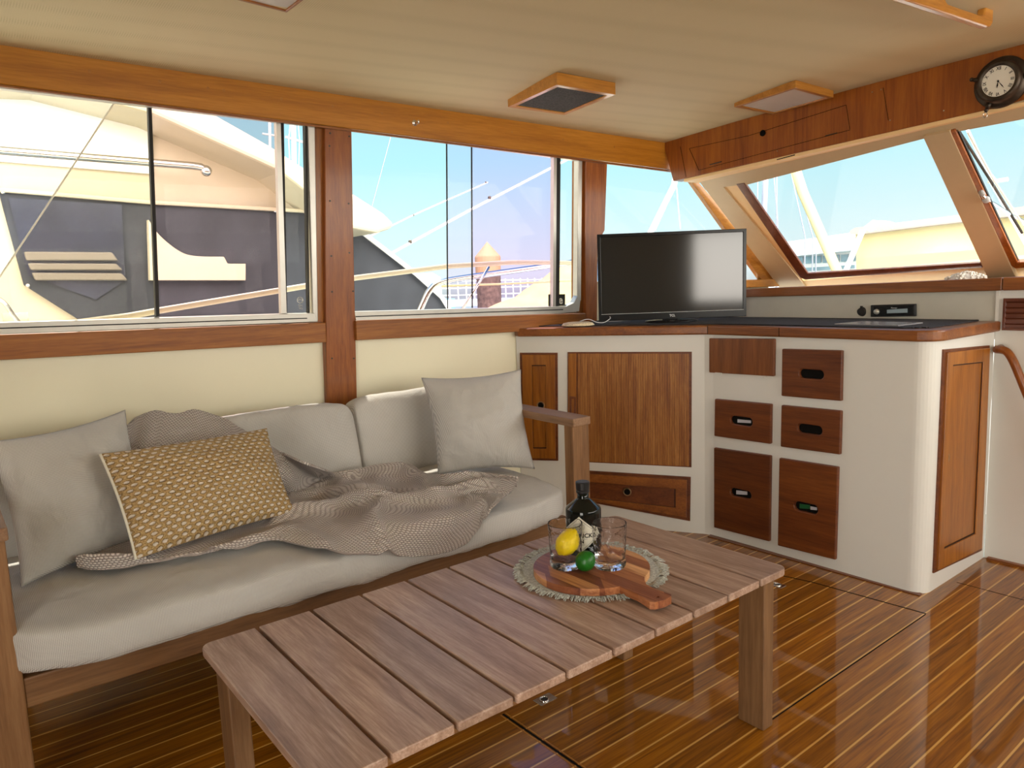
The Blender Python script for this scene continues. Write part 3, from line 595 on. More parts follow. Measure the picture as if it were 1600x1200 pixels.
b = BM(); holed(b, [T(x, y, 0) for x, y in ((889, 733), (1079.5, 745), (1078.5, 813.5), (889, 778))], [T(x, y, 0) for x, y in ((893, 738), (1074, 749), (1073, 808), (893, 776))], FN*.006); mk('drawer_frame', b, M['drawer'], parent=cab)
panel_door(T, [(893, 738), (1074, 749), (1073, 808), (893, 776)], [(905, 751), (1056, 763), (1056, 792), (905, 775)], 'drawer', (980, 768.5, .0125), M['teak_y'], M['drawer'])
pf_n = V((0, -1, 0))
b = BM(); holed(b, [D(x, y) for x, y in ((1472, 546), (1544, 539.5), (1532, 859.5), (1456.5, 895))], [D(x, y) for x, y in ((1475.5, 550.5), (1541, 543.5), (1529, 855.5), (1460.5, 889.5))], (0, -.005, 0)); mk('door_frame', b, M['drawer'], parent=cab)
panel_door(D, [(1475.5, 550.5), (1541, 543.5), (1529, 855.5), (1460.5, 889.5)], [(1483, 570), (1531, 565), (1518.5, 833), (1469.5, 857)], 'door', (1479, 716, .0120), M['teak_z'], M['teak_z'])
# ================================================================ COUNTER
ctz = .812
ov = .018
cf = [V((1.915, 2.40, 0))]
cf = [A1+FN*ov+V((-.0, -.03, 0)), V((2.325-ov, 1.745-.008, 0))]
arc2 = [V((2.325-ov+.07-.07*cos(a), .945-ov+.07-.07*sin(a), 0)) for a in [pi/2*i/8 for i in range(9)]]
cf += arc2+[V((2.797, .927, 0)), V((2.797, 2.427, 0)), V((1.925, 2.427, 0))]
ct = thing('countertop', 'varnished teak countertop on the white corner cabinet under the windscreen', 'countertop', (2.5, 1.7, .79))
def cthick(z0, z1, inset=0):
    b = BM(); prism(b, [V((p.x, p.y, z0)) for p in cf], (0, 0, z1-z0)); return b
mk('top_board', cthick(.788, .822), M['teak_y'], parent=ct, bevel=.006, seg=3)
b = BM(); 
for x in (1105.5, 1217): 
    b = BM(); p = onx(x, 521, 2.325-ov-.0006); box(b, p.x-.0002, p.x+.001, p.y-.001, p.y+.001, .790, .820); mk('butt_joint', b, M['ink'], parent=ct)
inn = [V((2.02, 2.40, 0)), V((2.365, 1.75, 0)), V((2.365, 1.05, 0)), V((2.40, .985, 0)), V((2.785, .985, 0)), V((2.785, 2.415, 0)), V((2.06, 2.415, 0))]
random.seed(4)
b = BM(); pts = []
for a, c in zip(inn, inn[1:]+inn[:1]):
    for i in range(14):
        p = a.lerp(c, i/14); pts.append(V((p.x+random.uniform(-.004, .004), p.y+random.uniform(-.004, .004), .8225)))
prism(b, pts, (0, 0, .004)); mk('counter_mat', b, M['mat'], label='black ragged anti-slip mat covering the countertop behind its teak edge', cat='mat')
b = BM(); prism(b, [(2.42, 1.30, .827), (2.40, 1.08, .827), (2.55, 1.07, .827), (2.57, 1.28, .827)], (0, 0, .003)); mk('plastic_sheet', b, plain('grey_vinyl', (.30, .29, .30), .2), label='shiny grey plastic sheet lying on the black counter mat below the radio', cat='sheet')
# ================================================================ TELEVISION
a_, c_ = V((2.190, 2.195, 0)), V((2.650, 1.805, 0))
ex = (c_-a_).normalized(); en = V((ex.y, -ex.x, 0)); en = en if en.dot(a_) < 0 else -en
tvz0, tvz1 = .838, 1.192; tvw = (c_-a_).length
def TV(u, z, d=0): return a_+ex*u*tvw+en*d+V((0, 0, z))
tv = thing('television', 'black flat screen television standing on the corner countertop', 'television', tuple((a_+c_)/2+V((0, 0, .827))))
def tvbox(b, u0, u1, z0, z1, d0, d1):
    p = [TV(u0, z0, d0), TV(u1, z0, d0), TV(u1, z1, d0), TV(u0, z1, d0)]; prism(b, p, en*(d1-d0))
b = BM(); o_ = [TV(0, tvz0), TV(1, tvz0), TV(1, tvz1), TV(0, tvz1)]; i_ = [TV(.022, tvz0+.028), TV(.978, tvz0+.028), TV(.978, tvz1-.013), TV(.022, tvz1-.013)]
holed(b, o_, i_, en*.008); mk('bezel', b, M['gloss'], parent=tv, bevel=.0015)
b = BM(); tvbox(b, .004, .996, tvz0+.002, tvz1-.002, -.026, .001); mk('back_housing', b, M['black'], parent=tv, bevel=.004)
b = BM(); tvbox(b, .02, .98, tvz0+.026, tvz1-.012, .001, .003); mk('screen', b, M['screen'], parent=tv)
b = BM(); tvbox(b, .018, .982, tvz0+.0275, tvz0+.029, .008, .0088); mk('trim_line', b, M['silverink'], parent=tv)
b = BM(); text_bm(b, 'TCL', .013, TV(.5, tvz0+.014, .0085), ex, V((0, 0, 1)), bold=.0003); mk('logo', b, M['silverink'], parent=tv)
b = BM(); tvbox(b, .44, .54, .829, tvz0+.01, -.022, -.004); mk('neck', b, M['gloss'], parent=tv, bevel=.002)
b = BM(); lathe(b, [(0, 0), (.105, 0), (.108, .003), (.09, .006), (0, .009)], TV(.5, .8275, -.01), n=40, wob=lambda a, h: 1); mk('foot', b, M['gloss'], parent=tv, smooth=True)
# straw hat and cable on the counter under the set
hb = onz(985, 512.5, .826)
b = BM(); hc = T(978, 511, -.06); hc.z = .8265
hc = V((2.10, 2.225, .8265))
lathe(b, [(0, .014), (.045, .0135), (.060, .010), (.068, .001), (.066, 0), (0, 0)], hc, n=36); mk('straw_coaster', b, M['straw'], smooth=True, label='pale woven straw disc lying on the counter under the left of the television', cat='coaster')
b = BM(); cp = [hc+V((.0, -.01, .016)), hc+V((.03, -.03, .024)), hc+V((.055, -.055, .010)), hc+V((.085, -.065, .008)), hc+V((.11, -.075, .022)), hc+V((.12, -.065, .03))]
tube(b, cp, .0016, n=8, smooth=6); mk('tv_cable', b, M['silverink'], smooth=True, label='thin grey cable looped over the straw disc beneath the television', cat='cable')
# radio, socket, louvre, handrail, shelf ornament
rad = thing('car_radio', 'black car radio set into the grey dash panel above the counter', 'radio', tuple(onx(1398, 485, XB)))
def dq(x0, y0, x1, y1, t, d=0, sk=-.0): 
    b = BM(); prism(b, [onx(x0, y0, XB-d), onx(x1, y0-2, XB-d), onx(x1, y1, XB-d), onx(x0, y1+1, XB-d)], (-t, 0, 0)); return b
mk('surround', dq(1362, 476.5, 1433, 494, .010), M['black'], parent=rad, bevel=.003)
mk('face_plate', dq(1366, 479, 1429, 491.5, .003, .010), M['gloss'], parent=rad, bevel=.001)
mk('display', dq(1386, 484, 1418, 488.5, .001, .013), plain('lcd', (.35, .45, .5), .2), parent=rad)
b = BM(); p = onx(1370, 487, XB-.012); lathe(b, [(0, .008), (.009, .008), (.0105, 0)], p, axis=(-1, 0, 0), n=20); mk('knob', b, M['alum'], parent=rad, smooth=True)
b = BM(); text_bm(b, 'Pioneer', .007, onx(1397, 481.2, XB-.0135), V((0, -1, 0)), V((0, 0, 1))); mk('lettering', b, M['silverink'], parent=rad)
b = BM(); p = onx(1346.5, 487, XB); lathe(b, [(0, .006), (.013, .006), (.0165, .003), (.0175, 0)], p, axis=(-1, 0, 0), n=24, wob=lambda a, h: 1+.05*cos(3*a)); box(b, p.x-.006, p.x, p.y-.004, p.y+.004, p.z+.01, p.z+.022)
mk('power_socket', b, M['rubber'], label='round black capped power socket beside the car radio', cat='socket')
vt = thing('louvre_vent', 'brown wooden louvred vent on the bulkhead right of the counter', 'vent', tuple(onx(1600, 517, XB)))
y0v, y1v = .922, .70; z0v, z1v = .792, .897
b = BM(); holed(b, [V((XB-.003, y0v, z0v)), V((XB-.003, y1v, z0v)), V((XB-.003, y1v, z1v)), V((XB-.003, y0v, z1v))], [V((XB-.003, y0v-.008, z0v+.008)), V((XB-.003, y1v+.008, z0v+.008)), V((XB-.003, y1v+.008, z1v-.008)), V((XB-.003, y0v-.008, z1v-.008))], (-.008, 0, 0)); mk('frame', b, M['jamb_y'], parent=vt, bevel=.001)
for i in range(5):
    z = z0v+.017+i*.0178; b = BM(); prism(b, [(XB-.003, y0v-.008, z), (XB-.003, y1v+.008, z), (XB-.010, y1v+.008, z+.006), (XB-.010, y0v-.008, z+.006)], (0, 0, .004)); mk('slat', b, M['jamb_y'], parent=vt)
b = BM(); box(b, XB-.0045, XB-.003, y1v+.006, y0v-.006, z0v+.006, z1v-.006); mk('backing', b, M['jamb_y'], parent=vt)
hr = thing('handrail', 'curved varnished teak handrail on the white bulkhead below the louvre', 'handrail', tuple(onx(1600, 640, XB)))
hp = [onx(1558, 546, XB-.035), onx(1572, 549, XB-.045), onx(1582, 562, XB-.05), onx(1592, 585, XB-.05), onx(1603, 612, XB-.05), onx(1640, 700, XB-.05), onx(1680, 790, XB-.05)]
b = BM(); tube(b, hp, [.013]*(6*6+1), n=14, smooth=6); sphere(b, hp[0], (.012, .013, .013)); mk('rail', b, M['post'], parent=hr, smooth=True)
for i in (0, 5):
    b = BM(); cyl(b, hp[i], V((XB-.003, hp[i].y, hp[i].z)), .011, .014); mk('bracket', b, M['post'], parent=hr, smooth=True)
random.seed(2)
sc = V((2.86, 1.06, .9625)); b = BM()
lathe(b, [(.062, .0), (.055, .006), (.038, .014), (.022, .020), (0, .022)], sc, n=30)
for i in range(150):
    a = random.uniform(0, 2*pi); r = random.uniform(.0, .066); h = .024*(1-(r/.07)**1.6)
    sphere(b, sc+V((r*cos(a), r*sin(a), h)), random.uniform(.003, .0055), 8, 6)
mk('coral_ornament', b, M['shell'], smooth=True, label='small white knobbly coral ornament on the teak shelf below the windscreen', cat='ornament')
# ================================================================ CEILING FITTINGS
def ceil_box(name, px_bottom, zb, h, label, cat, wood_m, inner_m, frame_w, inner_name):
    q = [onz(x, y, zb) for x, y in px_bottom]; c = sum(q, V())/4
    t = thing(name, label, cat, (c.x, c.y, zc(c.x, c.y)-.004)); b = BM()
    i = [p.lerp(c, frame_w/((p-c).length)) for p in q]; top = zc(c.x, c.y)-zb+.0
    holed(b, q, i, (0, 0, top)); mk('frame', b, wood_m, parent=t, bevel=.0015)
    b = BM(); prism(b, [p+V((0, 0, .004)) for p in i], (0, 0, .004)); mk(inner_name, b, inner_m, parent=t)
    return t
ceil_box('ceiling_speaker', [(793.5, 167.5), (870.5, 132.5), (962, 148), (882.5, 180)], 1.628, .04, 'square wooden box with dark grille cloth on the ceiling', 'speaker', M['honey'], M['grille'], .030, 'grille')
ceil_box('ceiling_light', [(1147, 167.5), (1243, 137), (1302.5, 152.5), (1208, 179)], 1.650, .03, 'flat wooden framed ceiling light near the forward cornice', 'light', M['honey'], M['diffuser'], .024, 'diffuser')
ceil_box('ceiling_light', [(345, -6), (448, 20), (505, -22), (405, -48)], 1.675, .03, 'ceiling light with thin dark wood frame at the top edge above the header beam', 'light', M['teak_x'], M['diffuser'], .012, 'diffuser')
# overhead grab rail
gr = thing('overhead_grab_rail', 'honey coloured wooden grab rail fixed along the ceiling at top right', 'rail', tuple(onz(1470, 18, 1.69)))
zr = 1.655; p0, p1 = onz(1545, 42, zr), onz(1395, -8, zr); dr = (p0-p1).normalized(); p1 = p0-dr*1.2
sd = V((-dr.y, dr.x, 0)).normalized(); b = BM(); prof = []
# side profile: straight lower edge, arched openings between feet
top = zc(2.3, .9)-.002
def R(s, z): return p0-dr*s+V((0, 0, z-zr))
outl = [R(0, zr+.006), R(.012, zr-.004), R(.03, zr-.008), R(1.2, zr-.008), R(1.2, top)]
for k in (1.0, .62, .24):
    pass
feet = [(.0, .045), (.26, .335), (.56, .635), (.86, .935)]
up_ = []
for s0, s1 in feet: up_ += [(s0+.004, top), (s1-.004, top), (s1+.006, zr+.022), (s1+.018, zr+.016)] 
tops = []
for i, (s0, s1) in enumerate(feet):
    if i: tops += [(s0-.018, zr+.016), (s0-.006, zr+.022)]
    tops += [(s0 if i else .0, top), (s1, top), (s1+.006, zr+.022), (s1+.018, zr+.016)]
outl = [R(s, z) for s, z in tops]+[R(1.2, zr+.016), R(1.2, zr-.008), R(.03, zr-.008), R(.012, zr-.004), R(0, zr+.006)]
prism(b, [p-sd*.011 for p in outl], sd*.022); mk('rail', b, M['honey'], parent=gr, bevel=.005, seg=3)
# clock
ck = thing('ship_clock', 'round bronze porthole clock with roman numerals mounted on the cornice', 'clock', tuple(onx(1556, 125, XB)))
cc = onx(1557.5, 126, XB-.045); cc = V((XB, cc.y, cc.z)); ca = V((-1, 0, 0))
b = BM(); lathe(b, [(0, 0), (.078, 0), (.080, .006), (.076, .012), (.066, .014), (.064, .030), (.060, .038), (.054, .040), (.049, .036), (.047, .034)], cc, axis=ca, n=48); mk('case', b, M['bronze'], parent=ck, smooth=True)
b = BM(); lathe(b, [(0, .033), (.0485, .033)], cc, axis=ca, n=40); mk('dial', b, M['dial'], parent=ck)
uY, uZ = V((0, -1, 0)), V((0, 0, 1)); rollc = radians(0)
for i, s in enumerate(['XII', 'I', 'II', 'III', 'IIII', 'V', 'VI', 'VII', 'VIII', 'IX', 'X', 'XI']):
    a = radians(30*i); d = uY*sin(a)+uZ*cos(a); e = uY*cos(a)-uZ*sin(a)
    b = BM(); text_bm(b, s, .0145, cc+ca*.0335+d*.039, e, d, ext=.0002, bold=.0002, sx=.8); mk('numeral', b, M['ink'], parent=ck)
b = BM(); text_bm(b, 'QUARTZ', .005, cc+ca*.0335+uZ*.018, uY, uZ, ext=.0002) if 0 else lathe(b, [(0, .0342), (.003, .0342), (.003, .0352), (0, .0356)], cc, axis=ca, n=16); mk('hand_boss', b, M['ink'], parent=ck)
for a, ln, wd in ((radians(187), .021, .0022), (radians(144), .031, .0014)):
    d = uY*sin(a)+uZ*cos(a); e = uY*cos(a)-uZ*sin(a); b = BM()
    prism(b, [cc+ca*.0345-d*.005, cc+ca*.0345+e*wd+d*ln*.65, cc+ca*.0345+d*ln, cc+ca*.0345-e*wd+d*ln*.65], ca*.0004); mk('hand', b, M['ink'], parent=ck)
b = BM(); lathe(b, [(0, .037), (.0492, .0368)], cc, axis=ca, n=40); mk('glass', b, M['clear'], parent=ck)
for ang in (208, 330, 90):
    a = radians(ang-90 if ang != 90 else 90); 
for d in (V((0, .80, .25)), V((0, .42, -.92)), V((0, -.95, .05))):
    d.normalize(); b = BM(); p = cc+d*.078+ca*.016; cyl(b, p-d*.014, p+d*.006, .008, .006, 14); sphere(b, p+d*.010, .0065, 12, 8); mk('dog_latch', b, M['bronze'], parent=ck, smooth=True)
b = BM(); p = cc+V((0, .040, -.094))+ca*.014; tube(b, [p+V((0, .006*cos(t), .008*sin(t))) for t in [2*pi*i/14 for i in range(14)]], .0014, n=6, closed=True); mk('latch_ring', b, M['steel'], parent=ck, smooth=True)
# chrome hook on the header beam
hk = thing('coat_hook', 'small chrome hook screwed to the honey coloured header beam', 'hook', tuple(W(648, 192, -.035)))
p = W(648, 192, -.035); b = BM(); lathe(b, [(0, .004), (.009, .003), (.011, 0)], p, axis=-WN, n=20); mk('plate', b, M['chrome'], parent=hk, smooth=True)
b = BM(); tube(b, [p, p-WN*.014+V((.003, 0, -.003)), p-WN*.019+V((.004, 0, .001)), p-WN*.018+V((.003, 0, .007))], [.004]*19, n=10, smooth=6); mk('prong', b, M['chrome'], parent=hk, smooth=True)
# flush ring pulls in the sole
def ring_pull(x, y, rot, label):
    c = onz(x, y); t = thing('floor_ring_pull', label, 'ring pull', tuple(c), 'flush ring pulls in the cabin sole'); R_ = Matrix.Translation(c) @ Matrix.Rotation(rot, 4, 'Z')
    b = BM(); box(b, -.026, .026, -.016, .016, 0, .0016, R_); mk('plate', b, M['steel'], parent=t, bevel=.001)
    b = BM(); tube(b, [R_ @ V((-.004+.011*cos(a), .011*sin(a), .0028)) for a in [2*pi*i/20 for i in range(20)]], .0016, n=8, closed=True); mk('ring', b, M['chrome'], parent=t, smooth=True)
    b = BM(); cyl(b, R_ @ V((-.004, 0, .0015)), R_ @ V((-.004, 0, .002)), .009, n=20); mk('cup', b, M['black'], parent=t)
ring_pull(852, 1093, 0, 'steel flush ring pull in the floor beside the long edge of the slatted table')
ring_pull(1213, 914, pi/2, 'steel flush ring pull in the floor beyond the right end of the slatted table')
# ================================================================ SOFA
Y0 = 1.65; yb = 2.36
sofa = thing('sofa', 'wooden framed three seat sofa along the port side wall', 'sofa', (.78, 1.95, 0))
def bxo(name, m, *a, parent=sofa, bevel=.004, **k):
    b = BM(); box(b, *a); return mk(name, b, m, parent=parent, bevel=bevel, **k)
bxo('front_rail', M['frame'], .070, 1.495, Y0, Y0+.028, .222, .284)
bxo('back_rail', M['frame'], .07, 1.50, yb-.03, yb, .222, .284)
bxo('leg', M['frame_z'], -.005, .072, Y0-.006, Y0+.035, 0, .588); bxo('leg', M['frame_z'], -.005, .072, yb-.035, yb, 0, .588)
lg = [ony(893.5, 700, Y0), ony(919, 700, Y0)]; xl, xr = lg[0].x, lg[1].x
bxo('leg', M['frame_z'], xl, xr, Y0-.006, Y0+.035, 0, .566); bxo('leg', M['frame_z'], xl+.02, xr+.02, yb-.035, yb, 0, .566)
b = BM(); zt = .588; q = [onz(887, 656, zt), onz(917, 655.5, zt)]
fl_, fr_ = V((xl-.002, Y0-.012, zt)), V((xr+.002, Y0-.012, zt)); bk = V((.030, yb-Y0+.01, 0))
prism(b, [fl_, fr_, fr_+bk, fl_+bk], (0, 0, -.026)); mk('armrest', b, M['frame_y'], parent=sofa, bevel=.003)
bxo('armrest', M['frame_y'], -.010, .078, Y0-.012, yb, .562, .588)
for i in range(3): bxo('back_slat', M['frame'], .07, xl+.02, yb-.028, yb-.010, .34+i*.09, .39+i*.09)
for i in range(12): bxo('seat_slat', M['frame_y'], .11+i*.115, .17+i*.115, Y0+.028, yb-.03, .262, .280, bevel=0)
def sgn(x): return -1 if x < 0 else 1
def soft_box(b, O, ax, ay, az, p=5, n=(40, 16, 10), bulge=.0, lump=.0, seed=0, f=None):
    """rounded cushion: superellipsoid-like box with half axes ax, ay, az about O"""
    import mathutils.noise as mn
    tmp = bmesh.new()
    nx, ny, nz = n
    def put(u, v, w_):
        l = (abs(u)**p+abs(v)**p+abs(w_)**p)**(1/p); m_ = max(abs(u), abs(v), abs(w_)); k = m_/l if l else 1
        q = V((u*k, v*k, w_*k)); P_ = O+ax*q.x+ay*q.y+az*q.z
        c = (1-q.x**2)*(1-q.y**2); P_ = P_+az*sgn(q.z)*bulge*max(c, 0)*(abs(q.z)) if bulge else P_
        if lump: P_ = P_+V((mn.noise(P_*9+V((seed, 0, 0))), mn.noise(P_*9+V((0, seed, 5))), mn.noise(P_*7+V((9, 0, seed)))))*lump+V((0, 0, mn.noise(P_*28+V((seed, 3, 0)))))*lump*.35
        return f(P_, q) if f else P_
    for s in (-1, 1):
        grid(b, lambda u, v: put(2*u-1, 2*v-1, s), nx, ny); grid(b, lambda u, v: put(2*u-1, s, 2*v-1), nx, nz); grid(b, lambda u, v: put(s, 2*u-1, 2*v-1), ny, nz)
    bmesh.ops.remove_doubles(b, verts=b.verts, dist=1e-5); return b
def cushion(name, label, group, O, ax, ay, az, m, **k):
    b = BM(); soft_box(b, V(O), V(ax), V(ay), V(az), **k); return mk(name, b, m, smooth=True, label=label, cat='cushion', group=group)
def seatf(P_, q):
    # front edge: rounded, slightly overhanging the rail
    if q.z > 0: P_.z -= .012*max(0, -q.y-.55)/.45*q.z
    P_.z += .010*sin(P_.x*13+1)*max(0, q.z)*.25
    return P_
b = BM(); soft_box(b, V((.765, 1.985, .339)), V((.730, 0, 0)), V((0, .390, 0)), V((0, 0, .055)), p=9, n=(110, 56, 12), bulge=.004, lump=.008, seed=3, f=seatf)
mk('seat_cushion', b, M['cushion'], smooth=True, label='long beige canvas seat cushion lying on the sofa frame', cat='cushion')
def backc(x0, x1, yt, zt_, lab, seed):
    b = BM(); cx = (x0+x1)/2; h = zt_-.347; t = radians(12); dy = V((0, sin(t), cos(t))); dn = V((0, cos(t), -sin(t)))
    O = V((cx, yt-.5*h*sin(t)+.055, 0.347+h/2)); soft_box(b, O, V(((x1-x0)/2-.002, 0, 0)), dy*(h/2), dn*.068, p=6, n=(60, 40, 16), bulge=.008, lump=.006, seed=seed)
    o = mk('back_cushion', b, M['cushion'], smooth=True, label=lab, cat='cushion', group='back cushions of the sofa')
    b = BM(); e = [O+V((sx*((x1-x0)/2-.012), 0, 0))*1+dy*(sy*(h/2-.010))-dn*.045 for sx, sy in ((-1, -1), (-1, 1), (1, 1), (1, -1))]
    return o
backc(.005, .505, 2.20, .655, 'beige back cushion at the left end of the sofa, behind the plain grey pillow', 1)
backc(.535, 1.055, 2.17, .650, 'beige back cushion in the middle of the sofa, half behind the knitted throw', 7)
backc(1.060, 1.52, 2.205, .652, 'beige back cushion at the right end of the sofa, nearest the wooden cabinet', 12)
def pillow(name, corners, Th, m, label, uvs=(1, 1), seed=0, n=44, pinch=.085, wr=.0045):
    import mathutils.noise as mn
    BL, BR, TR, TL = [V(c) for c in corners]; nrm = (BR-BL).cross(TL-BL).normalized()
    if nrm.dot(EYE-BL) < 0: nrm = -nrm
    b = BM()
    def f(sg):
        def g(u, v):
            U, W_ = 2*u-1, 2*v-1; U2 = U*(1-pinch*(1-W_*W_)); V2 = W_*(1-pinch*(1-U*U)); a, c = (U2+1)/2, (V2+1)/2
            P_ = (BL*(1-a)+BR*a)*(1-c)+(TL*(1-a)+TR*a)*c
            e = max(0, (1-U*U)*(1-W_*W_)); th = Th*e**.60
            P_ = P_+nrm*sg*th; k_ = min(1, e*6)
            return P_+nrm*wr*k_*mn.noise(P_*14+V((seed, 0, 0)))+nrm*wr*.8*k_*mn.noise(P_*V((1, 1, 1))*34+V((seed, 9, 0)))
        return g
    grid(b, f(1), n, n, uvs); grid(b, f(-1), n, n, uvs); bmesh.ops.remove_doubles(b, verts=b.verts, dist=1e-5)
    return mk(name, b, m, smooth=True, label=label, cat='pillow'), (BL, BR, TR, TL, nrm)
zs = .402
bl, br = onz(684, 742, zs), onz(836, 733, zs)
pillow('scatter_pillow', (bl, br, ony(814, 577, br.y+.13), ony(658, 590, bl.y+.13)), .075, M['pillow'], 'square light beige pillow propped upright at the right end of the sofa', seed=5)
bl, br = onz(33, 918, zs), onz(246, 842, zs)
pillow('scatter_pillow', (bl, br, ony(196, 640, br.y+.10), ony(-22, 690, bl.y+.15)), .062, M['pillow'], 'square grey beige pillow at the left end of the sofa behind the jute pillow', seed=9)
zj = .430
bl, br = onz(213, 874, zj), onz(461, 799, zj+.01)
jp, jc = pillow('jute_pillow', (bl, br, ony(417, 669, br.y+.13), ony(157, 709, bl.y+.13)), .072, M['jute'], 'rectangular brown jute pillow with white woven dots lying on the throw', (1, 1), 3, n=70, pinch=.04, wr=.006)
b = BM(); e_ = []
BL, BR, TR, TL, nr = jc
for i in range(41):
    t = i/40; q = BL.lerp(TL, t); m_ = (BR-BL)*.5*.035*(1-(2*t-1)**2); e_.append(q+m_+nr*-.002)
tube(b, e_, .0035, n=8); mk('piping', b, M['paper'], parent=jp, smooth=True); 
for o in [jp]:
    pass
ch = [o for o in C.objects if o.name.startswith('piping')][0]; ch.location = (0, 0, 0)
# ---- knitted throw
import mathutils.noise as mn
def Z(x, y, z): return onz(x, y, z)
def Yp(x, y, Y): return ony(x, y, Y)
rows = [
 [Yp(196, 668, 2.125), Yp(215, 655, 2.175), Yp(245, 645, 2.185), Yp(270, 651, 2.165), Yp(300, 644, 2.175), Yp(345, 655, 2.165), Yp(378, 675, 2.125), Yp(425, 702, 2.035), Yp(478, 727, 1.965), Z(545, 745, 0.436), Z(590, 734, 0.442), Z(640, 730, 0.457), Z(668, 745, 0.437), Z(725, 745, 0.437), Z(808, 758, 0.440)],
 [Yp(170, 790, 1.985), Yp(200, 760, 2.025), Yp(235, 740, 2.035), Yp(270, 740, 2.035), Yp(305, 740, 2.035), Yp(350, 740, 2.025), Yp(390, 735, 2.005), Yp(440, 745, 1.955), Z(500, 752, 0.437), Z(550, 756, 0.432), Z(600, 752, 0.442), Z(650, 754, 0.432), Z(690, 757, 0.442), Z(740, 756, 0.437), Z(806, 768, 0.427)],
 [Z(150, 850, 0.417), Z(190, 835, 0.422), Z(230, 825, 0.422), Z(270, 815, 0.424), Z(310, 806, 0.424), Z(360, 796, 0.424), Z(410, 785, 0.422), Z(455, 780, 0.424), Z(505, 782, 0.417), Z(560, 772, 0.442), Z(610, 775, 0.422), Z(660, 772, 0.437), Z(705, 775, 0.422), Z(755, 768, 0.432), Z(795, 773, 0.422)],
 [Z(128, 875, 0.414), Z(180, 860, 0.416), Z(235, 850, 0.416), Z(290, 838, 0.417), Z(335, 828, 0.417), Z(385, 815, 0.418), Z(430, 803, 0.420), Z(480, 800, 0.424), Z(540, 800, 0.412), Z(590, 790, 0.432), Z(640, 794, 0.416), Z(690, 790, 0.422), Z(730, 783, 0.414), Z(765, 780, 0.414), Z(782, 785, 0.408)],
 [Z(120, 886, 0.410), Z(165, 885, 0.411), Z(215, 878, 0.411), Z(265, 870, 0.411), Z(315, 862, 0.410), Z(365, 852, 0.411), Z(415, 841, 0.411), Z(475, 826, 0.414), Z(530, 830, 0.408), Z(585, 822, 0.416), Z(640, 824, 0.408), Z(695, 815, 0.409), Z(730, 806, 0.404), Z(755, 800, 0.397), Z(768, 800, 0.394)],
 [Z(123, 891, 0.406), Z(172, 890, 0.407), Z(222, 884, 0.406), Z(272, 877, 0.407), Z(322, 868, 0.406), Z(372, 860, 0.406), Z(430, 848, 0.405), Z(492, 860, 0.392), Yp(545, 868, 1.572), Yp(595, 873, 1.570), Yp(645, 873, 1.570), Yp(692, 866, 1.570), Yp(722, 856, 1.570), Yp(742, 838, 1.572), Yp(758, 812, 1.577)],
]
def cr(a, b_, c, d, t): return .5*((2*b_)+(c-a)*t+(2*a-5*b_+4*c-d)*t*t+(3*b_-a-3*c+d)*t**3)
def cloth(u, v):
    nu_, nv_ = len(rows[0])-1, len(rows)-1; x = min(u*nu_, nu_-1e-6); y = min(v*nv_, nv_-1e-6); i, j = int(x), int(y); fx, fy = x-i, y-j
    def row(r):
        R_ = rows[r]; return cr(R_[max(i-1, 0)], R_[i], R_[min(i+1, nu_)], R_[min(i+2, nu_)], fx)
    P_ = cr(row(max(j-1, 0)), row(j), row(min(j+1, nv_)), row(min(j+2, nv_)), fy)
    dz = 0
    for pl, amp, wd in RIDGES:
        best = 9
        for (ax_, ay_), (bx_, by_) in zip(pl, pl[1:]):
            ax2, ay2, bx2, by2 = ax_*1.6, ay_*.55, bx_*1.6, by_*.55; dx, dy = bx2-ax2, by2-ay2; t = max(0, min(1, ((u*1.6-ax2)*dx+(v*.55-ay2)*dy)/(dx*dx+dy*dy)))
            best = min(best, math.hypot(u*1.6-ax2-t*dx, v*.55-ay2-t*dy))
        dz = max(dz, amp*math.exp(-(best/wd)**2))
    q = mn.noise(V((u*7+2, v*4, 1)))
    dz += .006*q*min(1, v*4)+.004*mn.noise(V((u*22, v*10, 4)))
    back = 1-min(1, v*3); right = max(0, min(1, (u-.35)*4))
    dz2 = .012*(sin(u*52+v*6+q)*.5+.5)*back*(1-right)
    return P_+V((0, -.35*dz-.9*dz2, dz))+V((0, 0, .006))
RIDGES = [([(.44, .66), (.52, .60), (.60, .50), (.70, .56), (.82, .46), (.92, .36), (1, .22)], .026, .026), ([(.60, .22), (.66, .10), (.76, .10), (.80, .26), (.92, .18), (1, .10)], .026, .022),
          ([(.66, .52), (.635, .72), (.66, 1)], .018, .022), ([(.40, .62), (.50, .42), (.58, .34), (.70, .38)], .018, .022), ([(.30, 1), (.38, .84), (.46, .80), (.52, .95)], .012, .03),
          ([(.0, .86), (.06, .80), (.14, .90)], .022, .03), ([(.86, .62), (.93, .80), (.97, 1)], .016, .018), ([(.56, .30), (.62, .24), (.60, .40)], .016, .016)]
b = BM(); NU, NV = 260, 140; G = grid(b, cloth, NU, NV)
uvl = b.loops.layers.uv[0]; lu = {}; lv = {}
for j in range(NV+1):
    a_ = 0
    for i in range(NU+1):
        if i: a_ += (G[i][j].co-G[i-1][j].co).length
        lu[G[i][j]] = a_
for i in range(NU+1):
    a_ = 0
    for j in range(NV, -1, -1):
        if j < NV: a_ += (G[i][j].co-G[i][j+1].co).length
        lv[G[i][j]] = a_
for f_ in b.faces:
    for l_ in f_.loops: l_[uvl].uv = (lu[l_.vert]-lu[G[NU//2][0]], lv[l_.vert])
mk('knitted_throw', b, M['knit'], smooth=True, solid=.007, label='chunky taupe knitted throw draped over the sofa back and seat', cat='blanket')
